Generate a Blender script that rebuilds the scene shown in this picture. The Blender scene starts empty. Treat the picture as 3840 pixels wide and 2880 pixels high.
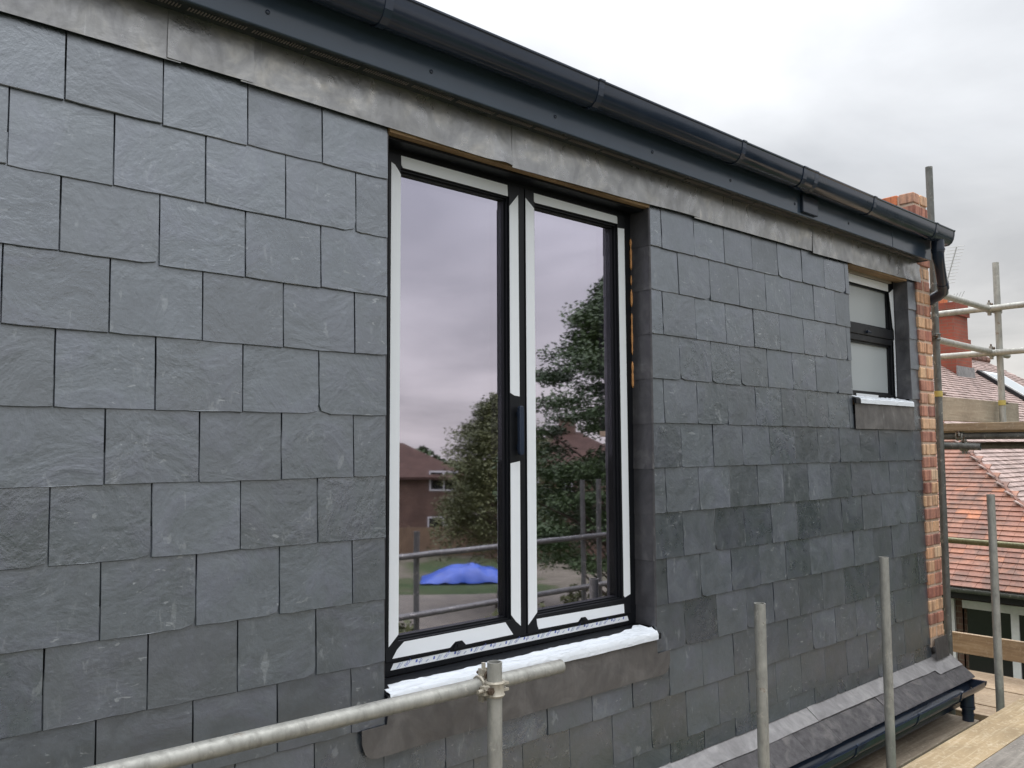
import bpy, bmesh, math, random
from mathutils import Vector, Matrix, noise as mnoise
random.seed(11)
R = math.radians
scene = bpy.context.scene
col = scene.collection

# ------------------------------------------------------------------ camera
CAM = Vector((-1.3466, -2.3796, -1.1083)); YAW, PITCH, ROLL = 0.7372, 0.0748, -0.0045
fw = Vector((math.sin(YAW)*math.cos(PITCH), math.cos(YAW)*math.cos(PITCH), math.sin(PITCH)))
rt = Vector((math.cos(YAW), -math.sin(YAW), 0)); up = rt.cross(fw)
r2 = rt*math.cos(ROLL) + up*math.sin(ROLL); u2 = up*math.cos(ROLL) - rt*math.sin(ROLL)
cd = bpy.data.cameras.new('camera'); cam = bpy.data.objects.new('camera', cd); col.objects.link(cam)
cd.sensor_width = 36; cd.lens = 36*3199.94/3840; cd.clip_start = 0.05; cd.clip_end = 2000
m = Matrix((r2, u2, -fw)).transposed().to_4x4(); m.translation = CAM
cam.matrix_world = m; scene.camera = cam

# ------------------------------------------------------------------ sky, sun, exposure
SUN_AZ, SUN_EL = R(50), R(42)
w = bpy.data.worlds.new('World'); scene.world = w; w.use_nodes = True
nt = w.node_tree; nt.nodes.clear()
def N(t, **k):
    n = nt.nodes.new(t)
    for a, b in k.items(): setattr(n, a, b)
    return n
def Lk(a, b): nt.links.new(a, b)
out = N('ShaderNodeOutputWorld'); bg = N('ShaderNodeBackground'); bg.inputs[1].default_value = 0.1
sky = N('ShaderNodeTexSky', sky_type='NISHITA', sun_disc=False, sun_elevation=SUN_EL, sun_rotation=SUN_AZ)
tc = N('ShaderNodeTexCoord'); sp = N('ShaderNodeSeparateXYZ'); Lk(tc.outputs['Generated'], sp.inputs[0])
def math_n(op, a, b=None, clamp=False):
    n = N('ShaderNodeMath', operation=op, use_clamp=clamp)
    for i, v in enumerate((a, b)):
        if v is None: continue
        if isinstance(v, (int, float)): n.inputs[i].default_value = v
        else: Lk(v, n.inputs[i])
    return n.outputs[0]
zc = math_n('MAXIMUM', sp.outputs[2], 0.0)
den = math_n('ADD', zc, 0.16)
cx = math_n('DIVIDE', sp.outputs[0], den); cy = math_n('DIVIDE', sp.outputs[1], den)
cb = N('ShaderNodeCombineXYZ'); Lk(cx, cb.inputs[0]); Lk(cy, cb.inputs[1])
n1 = N('ShaderNodeTexNoise'); n1.inputs['Scale'].default_value = 0.8; n1.inputs['Detail'].default_value = 7; n1.inputs['Roughness'].default_value = .52
n1.inputs['Distortion'].default_value = .4; Lk(cb.outputs[0], n1.inputs['Vector'])
rp = N('ShaderNodeValToRGB'); Lk(n1.outputs[0], rp.inputs[0])
e = rp.color_ramp.elements; e[0].position = .38; e[0].color = (5.7, 5.9, 6.2, 1); e[1].position = .63; e[1].color = (8.4, 8.6, 8.9, 1)
# brightening of an overcast sky towards the zenith
zg = math_n('MULTIPLY_ADD', math_n('POWER', zc, 3.4), 4.6); zg.node.inputs[2].default_value = .66
# glow of the veiled sun
vd = N('ShaderNodeVectorMath', operation='DOT_PRODUCT'); Lk(tc.outputs['Generated'], vd.inputs[0])
vd.inputs[1].default_value = (math.sin(SUN_AZ)*math.cos(SUN_EL), math.cos(SUN_AZ)*math.cos(SUN_EL), math.sin(SUN_EL))
gl = math_n('POWER', math_n('MAXIMUM', vd.outputs['Value'], 0.0), 10.0)
glm = math_n("MULTIPLY", gl, .16)
tot = math_n('ADD', zg, glm)
vm = N('ShaderNodeVectorMath', operation='SCALE'); Lk(rp.outputs[0], vm.inputs[0]); Lk(tot, vm.inputs['Scale'])
wf_ = N('ShaderNodeMapRange'); wf_.inputs[1].default_value = .02; wf_.inputs[2].default_value = .30; wf_.inputs[3].default_value = 1; wf_.inputs[4].default_value = 0; Lk(zc, wf_.inputs[0])
wm = N('ShaderNodeMix', data_type='RGBA', blend_type='MULTIPLY'); Lk(wf_.outputs[0], wm.inputs[0]); Lk(vm.outputs[0], wm.inputs[6]); wm.inputs[7].default_value = (1.16, 1.09, 1.0, 1)
mx = N('ShaderNodeMix', data_type='RGBA'); mx.inputs[0].default_value = .965
Lk(sky.outputs[0], mx.inputs[6]); Lk(wm.outputs[2], mx.inputs[7]); Lk(mx.outputs[2], bg.inputs[0]); Lk(bg.outputs[0], out.inputs[0])
sd = bpy.data.lights.new('sun', 'SUN'); sd.energy = .9; sd.angle = R(18); sd.color = (1, .96, .9)
sun = bpy.data.objects.new('sun', sd); col.objects.link(sun)
sun.rotation_euler = Vector((math.sin(SUN_AZ)*math.cos(SUN_EL), math.cos(SUN_AZ)*math.cos(SUN_EL), math.sin(SUN_EL))).to_track_quat('Z', 'Y').to_euler()
vs = scene.view_settings; vs.view_transform = 'Standard'; vs.look = 'None'; vs.gamma = 1; vs.exposure = 0.45
scene.cycles.max_bounces = 4; scene.cycles.diffuse_bounces = 2; scene.cycles.caustics_reflective = False; scene.cycles.caustics_refractive = False; scene.cycles.glossy_bounces = 3; scene.cycles.transparent_max_bounces = 12

# ------------------------------------------------------------------ materials
class MB:
    """small node builder"""
    def __init__(s, name):
        s.m = bpy.data.materials.new(name); s.m.use_nodes = True
        s.t = s.m.node_tree; s.t.nodes.clear()
        s.o = s.n('ShaderNodeOutputMaterial'); s.b = s.n('ShaderNodeBsdfPrincipled'); s.l(s.b.outputs[0], s.o.inputs[0])
    def n(s, t, **k):
        x = s.t.nodes.new(t)
        for a, b in k.items(): setattr(x, a, b)
        return x
    def l(s, a, b): s.t.links.new(a, b)
    def pos(s, scale=(1, 1, 1), rnd=0.0, rot=(0, 0, 0)):
        g = s.n('ShaderNodeNewGeometry'); v = g.outputs['Position']
        if rnd:
            oi = s.n('ShaderNodeObjectInfo'); a = s.n('ShaderNodeVectorMath', operation='SCALE'); a.inputs[0].default_value = (31.7, 17.3, 53.1)
            s.l(oi.outputs['Random'], a.inputs['Scale']); b = s.n('ShaderNodeVectorMath', operation='ADD'); s.l(v, b.inputs[0]); s.l(a.outputs[0], b.inputs[1]); v = b.outputs[0]
        mp = s.n('ShaderNodeMapping'); mp.inputs['Scale'].default_value = scale; mp.inputs['Rotation'].default_value = rot; s.l(v, mp.inputs[0])
        return mp.outputs[0]
    def noise(s, vec, scale, detail=5, rough=.55, dist=0, typ=None):
        x = s.n('ShaderNodeTexNoise'); x.inputs['Scale'].default_value = scale; x.inputs['Detail'].default_value = min(detail, 5)
        x.inputs['Roughness'].default_value = rough; x.inputs['Distortion'].default_value = dist
        if typ: x.noise_type = typ
        s.l(vec, x.inputs['Vector']); return x.outputs[0]
    def ramp(s, fac, stops, interp='LINEAR'):
        x = s.n('ShaderNodeValToRGB'); x.color_ramp.interpolation = interp; el = x.color_ramp.elements
        while len(el) < len(stops): el.new(.5)
        for i, (p, c) in enumerate(stops):
            el[i].position = p; el[i].color = (*c, 1) if not isinstance(c, (int, float)) else (c, c, c, 1)
        s.l(fac, x.inputs[0]); return x.outputs[0]
    def mix(s, fac, a, b, mode='MIX'):
        x = s.n('ShaderNodeMix', data_type='RGBA', blend_type=mode)
        for i, v in ((0, fac), (6, a), (7, b)):
            if isinstance(v, (int, float)): x.inputs[i].default_value = v if i == 0 else (v, v, v, 1)
            elif isinstance(v, tuple): x.inputs[i].default_value = (*v, 1)
            else: s.l(v, x.inputs[i])
        return x.outputs[2]
    def rnd(s): return s.n('ShaderNodeObjectInfo').outputs['Random']
    def m2(s, op, a, b, clamp=False):
        x = s.n('ShaderNodeMath', operation=op, use_clamp=clamp)
        for i, v in enumerate((a, b)):
            if isinstance(v, (int, float)): x.inputs[i].default_value = v
            else: s.l(v, x.inputs[i])
        return x.outputs[0]
    def bump(s, h, strength, dist=.01, prev=None):
        x = s.n('ShaderNodeBump'); x.inputs['Strength'].default_value = strength; x.inputs['Distance'].default_value = dist
        s.l(h, x.inputs['Height'])
        if prev is not None: s.l(prev, x.inputs['Normal'])
        return x.outputs[0]
    def fin(s, colr=None, rough=None, metal=None, normal=None, spec=None, **kw):
        for nm, v in (('Base Color', colr), ('Roughness', rough), ('Metallic', metal), ('Normal', normal), ('Specular IOR Level', spec)):
            if v is None: continue
            i = s.b.inputs[nm]
            if isinstance(v, (int, float)): i.default_value = v
            elif isinstance(v, tuple): i.default_value = (*v, 1)
            else: s.l(v, i)
        return s.m
M = {}
def m_slate():
    b = MB('slate'); p = b.pos(rnd=1); big = b.noise(p, 5, 5, .6, .6)
    c = b.ramp(big, [(.30, (.030, .038, .046)), (.48, (.043, .053, .063)), (.58, (.050, .056, .076)), (.70, (.076, .088, .102))])
    r = b.rnd(); val = b.ramp(r, [(0, .72), (.5, 1.0), (1, 1.32)]); c = b.mix(1, c, val, 'MULTIPLY')
    r2_ = b.m2('FRACT', b.m2('MULTIPLY', r, 7.31), 0.0)
    c = b.mix(b.m2('MULTIPLY', r2_, .5), c, b.mix(1, c, (1.02, 1.0, 1.07), 'MULTIPLY'))
    r3_ = b.m2('FRACT', b.m2('MULTIPLY', r, 13.7), 0.0)
    c = b.mix(b.m2('MULTIPLY', r3_, .22), c, b.mix(1, c, (.96, 1.05, .99), 'MULTIPLY'))
    fine = b.noise(p, 60, 6, .7); c = b.mix(.75, c, b.mix(1, c, b.ramp(fine, [(.3, .68), (.7, 1.36)]), 'MULTIPLY'))
    mot = b.noise(p, 17, 5, .65, .8); c = b.mix(.6, c, b.mix(1, c, b.ramp(mot, [(.3, .78), (.7, 1.25)]), 'MULTIPLY'))
    # pale scuffs, run marks and chips
    sc = b.noise(b.pos((5, 5, 1.6), 1), 9, 6, .72, .7); scm = b.ramp(sc, [(.565, 0.0), (.66, 1.0)])
    patch = b.ramp(b.noise(p, 2.3, 3, .5), [(.42, 0.0), (.60, 1.0)])
    c = b.mix(b.m2('MULTIPLY', b.m2('MULTIPLY', scm, patch), .30), c, (.25, .265, .275))
    s2 = b.ramp(b.noise(b.pos((1, 1, 2.6), 1, (0, .45, 0)), 21, 4, .62, .6), [(.645, 0.0), (.675, 1.0)])
    c = b.mix(b.m2('MULTIPLY', b.m2('MULTIPLY', s2, patch), .55), c, (.42, .44, .45))
    s3 = b.ramp(b.noise(b.pos((1, 1, .35), 1), 24, 4, .6, .5), [(.655, 0.0), (.70, 1.0)])
    c = b.mix(b.m2('MULTIPLY', s3, .30), c, (.34, .36, .37))
    dk = b.ramp(b.noise(p, 4.2, 6, .62, .8), [(.70, 0.0), (.735, 1.0)]); c = b.mix(b.m2('MULTIPLY', dk, .35), c, (.042, .044, .05))
    # riven relief
    riv = b.noise(b.pos((1.0, 1, 2.4), 1, (0, .5, 0)), 9, 8, .58, 1.2, 'RIDGED_MULTIFRACTAL'); fine2 = fine
    nb = b.bump(riv, .055, .006); nb = b.bump(fine2, .24, .004, nb); nb = b.bump(big, .30, .02, nb)
    ro = b.ramp(b.noise(p, 14, 5, .6), [(.3, .30), (.7, .44)]); ro = b.m2('ADD', ro, b.m2('MULTIPLY', b.m2('SUBTRACT', b.m2('FRACT', b.m2('MULTIPLY', r, 23.9), 0.0), .5), .20))
    b.b.inputs['Specular Tint'].default_value = (.90, .945, 1.0, 1)
    b.b.inputs['IOR'].default_value = 3.0
    return b.fin(c, ro, 0, nb, .5)
def m_lead(name, base, tone, stain, rough=.42, metal=.55):
    b = MB(name); p = b.pos(rnd=1); n = b.noise(p, 6, 7, .62, 1.0); st = b.noise(b.pos((5, 5, 3.2), 1), 2.2, 6, .62, 1.2)
    c = b.ramp(n, [(.24, base), (.53, tone), (.80, stain)])
    c = b.mix(.5, c, b.mix(1, c, b.ramp(st, [(.28, .72), (.5, 1.0), (.74, 1.3)]), 'MULTIPLY'))
    drip = b.ramp(b.noise(b.pos((46, 46, 1.7), 1), 2.0, 4, .5), [(.70, 0.0), (.76, 1.0)])
    c = b.mix(b.m2('MULTIPLY', drip, .5), c, (.55, .55, .54))
    nb = b.bump(b.noise(p, 7, 4, .5, .6), .22, .02); nb = b.bump(b.noise(p, 80, 4, .6), .12, .004, nb)
    ro = b.ramp(st, [(.3, rough+.16), (.7, rough-.06)])
    return b.fin(c, ro, metal, nb)
def m_plain(name, base, rough=.4, metal=0, nscale=30, nstr=.08, var=.15, spec=.5, stain=None):
    b = MB(name); p = b.pos(rnd=1); n = b.noise(p, nscale*.25, 6, .6); f = b.noise(p, nscale*4, 4, .6)
    c = b.mix(1, base, b.ramp(n, [(.25, 1-var), (.75, 1+var)]), 'MULTIPLY')
    if stain: c = b.mix(b.ramp(b.noise(p, nscale*.1, 7, .65, .5), [(.52, 0.0), (.72, 1.0)]), c, stain)
    ro = b.ramp(n, [(.2, max(rough-.08, .03)), (.8, min(rough+.1, 1))])
    return b.fin(c, ro, metal, b.bump(f, nstr, .004), spec)
def m_wood(name, a, d, gs=1.0, axis=0, pale=(.6, .5, .38)):
    b = MB(name); sc = [18, 18, 18]; sc[axis] = 1.1
    p = b.pos(tuple(sc), 1); g = b.noise(p, 2.2*gs, 8, .65, .8); q = b.pos(rnd=1); bl = b.noise(q, 2.5, 6, .6, .6)
    c = b.ramp(g, [(.25, d), (.55, a), (.8, pale)]); c = b.mix(.55, c, b.mix(1, c, b.ramp(bl, [(.3, .6), (.7, 1.35)]), 'MULTIPLY'))
    sp_ = b.ramp(b.noise(q, 38, 5, .7, .5), [(.54, 0.0), (.62, 1.0)]); c = b.mix(b.m2('MULTIPLY', sp_, .5), c, pale)
    return b.fin(c, .78, 0, b.bump(g, .35, .006))
def m_tube(name='galvanised', base=(.40, .395, .36), dark=(.25, .245, .22)):
    b = MB(name); p = b.pos((1, 1, .35), 1); n = b.noise(p, 42, 6, .65, .4); g = b.noise(b.pos(rnd=1), 9, 6, .6, .5)
    c = b.ramp(n, [(.2, dark), (.5, base), (.8, tuple(x*1.2 for x in base))]); c = b.mix(.45, c, b.mix(1, c, b.ramp(g, [(.3, .6), (.7, 1.3)]), 'MULTIPLY'))
    pl = b.ramp(b.noise(b.pos(rnd=1), 26, 5, .7), [(.60, 0.0), (.66, 1.0)]); c = b.mix(b.m2('MULTIPLY', pl, .6), c, (.58, .56, .50))
    ru = b.ramp(b.noise(b.pos(rnd=1), 13, 5, .7, .4), [(.66, 0.0), (.72, 1.0)]); c = b.mix(b.m2('MULTIPLY', ru, .55), c, (.20, .115, .06))
    return b.fin(c, b.ramp(n, [(.3, .58), (.7, .4)]), .35, b.bump(n, .25, .003))
def m_brick(name, stops, rough=.85):
    b = MB(name); r = b.rnd(); base = b.ramp(r, stops); p = b.pos(rnd=1)
    band = b.noise(b.pos((26, 26, 3), 1), 1.2, 3, .5); c = b.mix(.8, base, b.mix(1, base, b.ramp(band, [(.35, (.5, .42, .42)), (.5, (1, 1, 1)), (.68, (1.25, 1.2, 1.1))]), 'MULTIPLY'))
    g = b.noise(p, 45, 6, .7); c = b.mix(.6, c, b.mix(1, c, b.ramp(g, [(.3, .7), (.7, 1.25)]), 'MULTIPLY'))
    return b.fin(c, rough, 0, b.bump(g, .4, .006), .3)
def m_brickwall(name, a, d, mortar):
    b = MB(name); t = b.n('ShaderNodeTexBrick'); tcn = b.n('ShaderNodeTexCoord')
    t.inputs['Scale'].default_value = 1; t.inputs['Brick Width'].default_value = .225; t.inputs['Row Height'].default_value = .075; t.inputs['Mortar Size'].default_value = .007
    t.inputs['Color1'].default_value = (*a, 1); t.inputs['Color2'].default_value = (*d, 1); t.inputs['Mortar'].default_value = (*mortar, 1)
    s_ = b.n('ShaderNodeSeparateXYZ'); b.l(tcn.outputs['Object'], s_.inputs[0]); ad = b.m2('ADD', s_.outputs[0], s_.outputs[1])
    cb_ = b.n('ShaderNodeCombineXYZ'); b.l(ad, cb_.inputs[0]); b.l(s_.outputs[2], cb_.inputs[1]); b.l(cb_.outputs[0], t.inputs['Vector'])
    c = b.mix(.7, t.outputs[0], b.mix(1, t.outputs[0], b.ramp(b.noise(b.pos(), 1.3, 6, .6), [(.3, .65), (.7, 1.3)]), 'MULTIPLY'))
    return b.fin(c, .85, 0, b.bump(t.outputs[1], -.4, .01))
def m_tile(name, stops, bl):
    b = MB(name); r = b.rnd(); c = b.ramp(r, stops); p = b.pos(rnd=1); n = b.noise(b.pos(), 3.5, 6, .65, .5); f = b.noise(p, 30, 6, .7)
    c = b.mix(b.ramp(n, [(.42, 0.0), (.62, bl)]), c, (.12, .075, .06)); c = b.mix(.6, c, b.mix(1, c, b.ramp(f, [(.3, .65), (.7, 1.3)]), 'MULTIPLY'))
    v = b.n('ShaderNodeTexVoronoi'); v.inputs['Scale'].default_value = 7; b.l(b.pos(), v.inputs['Vector'])
    c = b.mix(.5, c, b.mix(1, c, b.ramp(b.m2('FRACT', b.m2('MULTIPLY', v.outputs['Color'], 3.0), 0.0), [(0, .6), (1, 1.3)]), 'MULTIPLY'))
    return b.fin(c, .7, 0, b.bump(f, .4, .006))
def m_glass(name, tint, base, refl, roughness=0.0):
    b = MB(name); b.t.nodes.remove(b.b)
    tr = b.n('ShaderNodeBsdfTransparent'); tr.inputs[0].default_value = (*tint, 1)
    g = b.n('ShaderNodeBsdfGlossy'); g.inputs[0].default_value = (*refl, 1); g.inputs['Roughness'].default_value = roughness
    lw = b.n('ShaderNodeLayerWeight'); lw.inputs[0].default_value = .5
    wv = b.noise(b.pos(), 1.6, 2, .5); b.l(b.bump(wv, .04, .01), g.inputs['Normal'])
    f = b.m2('MULTIPLY', b.m2('POWER', lw.outputs['Facing'], 3.0), .6); f = b.m2('ADD', f, base, True)
    mxx = b.n('ShaderNodeMixShader'); b.l(f, mxx.inputs[0]); b.l(tr.outputs[0], mxx.inputs[1]); b.l(g.outputs[0], mxx.inputs[2]); b.l(mxx.outputs[0], b.o.inputs[0])
    return b.m
def m_leaf(name, a, d):
    b = MB(name); n = b.noise(b.pos(), .9, 4, .6); f = b.noise(b.pos(), 6, 3, .6); c = b.ramp(n, [(.3, d), (.7, a)]); c = b.mix(.5, c, b.mix(1, c, b.ramp(f, [(.3, .6), (.7, 1.4)]), 'MULTIPLY'))
    return b.fin(c, .55, 0, None, .3)
M['slate'] = m_slate()
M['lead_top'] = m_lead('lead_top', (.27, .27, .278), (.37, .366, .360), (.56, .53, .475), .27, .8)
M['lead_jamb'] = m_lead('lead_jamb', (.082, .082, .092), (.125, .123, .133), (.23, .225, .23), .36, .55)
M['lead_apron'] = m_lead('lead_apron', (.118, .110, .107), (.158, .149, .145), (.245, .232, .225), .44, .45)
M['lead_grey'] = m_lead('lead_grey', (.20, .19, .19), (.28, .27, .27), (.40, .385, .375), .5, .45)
M['frame'] = m_plain('black_aluminium', (.006, .007, .0095), .42, 0, 40, .05, .2, .35)
M['plastic'] = m_plain('black_plastic', (.024, .035, .060), .16, 0, 12, .03, .25)
M['fascia'] = m_plain('anthracite_fascia', (.055, .078, .115), .17, 0, 10, .03, .2)
M['vent'] = m_plain('vent_slot', (.30, .265, .26), .7)
M['soffit'] = m_plain('dark_soffit', (.010, .014, .022), .3)
M['tape'] = m_plain('white_film', (.87, .90, .93), .30, 0, 3, .4, .03)
def m_film():
    b = MB('loose_film'); p = b.pos((1, 2.2, 2.2)); n = b.noise(p, 13, 5, .6, 1.4, 'RIDGED_MULTIFRACTAL'); f = b.noise(b.pos((3, 1, 1)), 24, 5, .6, .8)
    nb = b.bump(n, .55, .006); nb = b.bump(f, .4, .004, nb); return b.fin((.82, .86, .91), .26, 0, nb)
M['film'] = m_film()
M['ink'] = m_plain('blue_ink', (.12, .17, .52), .5); M['ink_grey'] = m_plain('grey_ink', (.48, .53, .66), .5)
M['ply'] = m_wood('plywood', (.36, .23, .12), (.22, .13, .07), 1, 0, (.44, .31, .18))
M['board'] = m_wood('scaffold_board', (.29, .235, .175), (.19, .15, .11), 1, 0, (.44, .385, .30))
M['board_tan'] = m_wood('tan_board', (.46, .34, .20), (.36, .26, .145), 1, 0, (.70, .60, .43))
M['board_grey'] = m_wood('grey_board', (.27, .24, .205), (.17, .15, .13), 1, 0, (.40, .36, .31))
M['board_dark'] = m_wood('dark_board', (.115, .10, .082), (.07, .06, .05), 1, 0, (.18, .16, .135))
M['board_y'] = m_wood('cross_board', (.42, .31, .20), (.27, .19, .125), 1, 1, (.56, .46, .34))
M['toe'] = m_wood('toe_board', (.34, .285, .215), (.25, .205, .15), 1, 0, (.44, .385, .30))
M['tube'] = m_tube(); M['tube_dark'] = m_tube('dull_tube', (.16, .165, .155), (.075, .075, .07)); M['clamp'] = m_tube('clamp_steel', (.50, .46, .38), (.22, .18, .13))
M['tube_green'] = m_tube('mossy_tube', (.20, .19, .10), (.12, .11, .05))
M['clamp_y'] = m_plain('yellow_clip', (.52, .42, .12), .5)
M['bolt'] = m_plain('rusty_bolt', (.16, .12, .09), .5, .6)
M['buff'] = m_brick('buff_brick', [(0, (.66, .40, .25)), (.4, (.70, .47, .30)), (.7, (.64, .34, .21)), (1, (.74, .55, .38))])
M['red'] = m_brick('red_brick', [(0, (.40, .17, .13)), (.45, (.50, .25, .18)), (.75, (.30, .15, .125)), (1, (.62, .36, .25))])
M['orange'] = m_brick('orange_brick', [(0, (.60, .20, .10)), (.6, (.64, .25, .12)), (1, (.48, .15, .09))])
M['mortar'] = m_plain('mortar', (.58, .44, .34), .9, 0, 60, .4)
M['membrane'] = m_plain('membrane', (.012, .013, .015), .6)
M['wallback'] = m_plain('breather', (.010, .010, .011), .9)
M['glass'] = m_glass('coated_glass', (.62, .66, .62), .66, (.905, .855, 1.0), .02)
M['frost'] = MB('obscured_glass').fin((.40, .43, .44), .30, 0, None, .7)
M['plaster'] = m_plain('plaster', (.42, .36, .30), .9)
M['conc'] = m_plain('concrete_tile', (.10, .094, .097), .75, 0, 90, 1.0, .5, .35, (.19, .175, .17))
M['clay'] = m_tile('clay_tile', [(0, (.22, .095, .065)), (.5, (.28, .125, .085)), (.85, (.33, .145, .09)), (1, (.44, .16, .075))], .7)
M['clay_pale'] = m_tile('sky_sheen_tile', [(0, (.37, .27, .24)), (1, (.45, .335, .30))], .5)  # clay tile with the sky sheen of the right-hand slope painted in as paler colour
M['white'] = m_plain('white_paint', (.74, .74, .73), .45)
M['dark_glass'] = m_plain('dark_pane', (.012, .013, .014), .06, 0, 5, .01, .1, .6)
M['chim'] = m_brickwall('chimney_brick', (.34, .085, .05), (.26, .07, .045), (.22, .12, .085))
M['house_brick'] = m_brickwall('house_brick', (.165, .095, .065), (.12, .066, .048), (.20, .165, .125))
M['house_tile'] = m_plain('house_roof_tile', (.075, .048, .038), .9, 0, 6, .3, .35, .1)
M['render'] = m_plain('render_wall', (.42, .37, .30), .9)
M['bark'] = m_plain('bark', (.075, .055, .04), .9, 0, 14, .6, .3)
M['leaf'] = m_leaf('leaf', (.075, .115, .040), (.032, .058, .022)); M['leaf2'] = m_leaf('leaf_light', (.15, .16, .06), (.07, .085, .035))
M['tarp'] = m_plain('blue_tarp', (.03, .09, .40), .35, 0, 6, .2, .2)
def m_ground():
    b = MB('garden_ground'); p = b.pos(); n = b.noise(p, .12, 6, .6, .5); f = b.noise(p, 3, 6, .7)
    c = b.ramp(n, [(.40, (.038, .062, .022)), (.50, (.055, .07, .03)), (.56, (.12, .11, .08)), (.7, (.17, .155, .12))]); c = b.mix(.6, c, b.mix(1, c, b.ramp(f, [(.3, .6), (.7, 1.35)]), 'MULTIPLY'))
    return b.fin(c, .95, 0, b.bump(f, .5, .05), .2)
M['ground'] = m_ground()
M['patio'] = m_plain('patio', (.14, .128, .10), .9, 0, 8, .3, .3)
M['foam'] = m_plain('expanding_foam', (.72, .36, .14), .8, 0, 90, .6, .2)
M['fence'] = m_wood('fence_wood', (.22, .15, .09), (.14, .09, .055), 1, 2, (.30, .22, .15))
M['metal'] = m_plain('aerial_metal', (.42, .42, .40), .4, .7)

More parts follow.
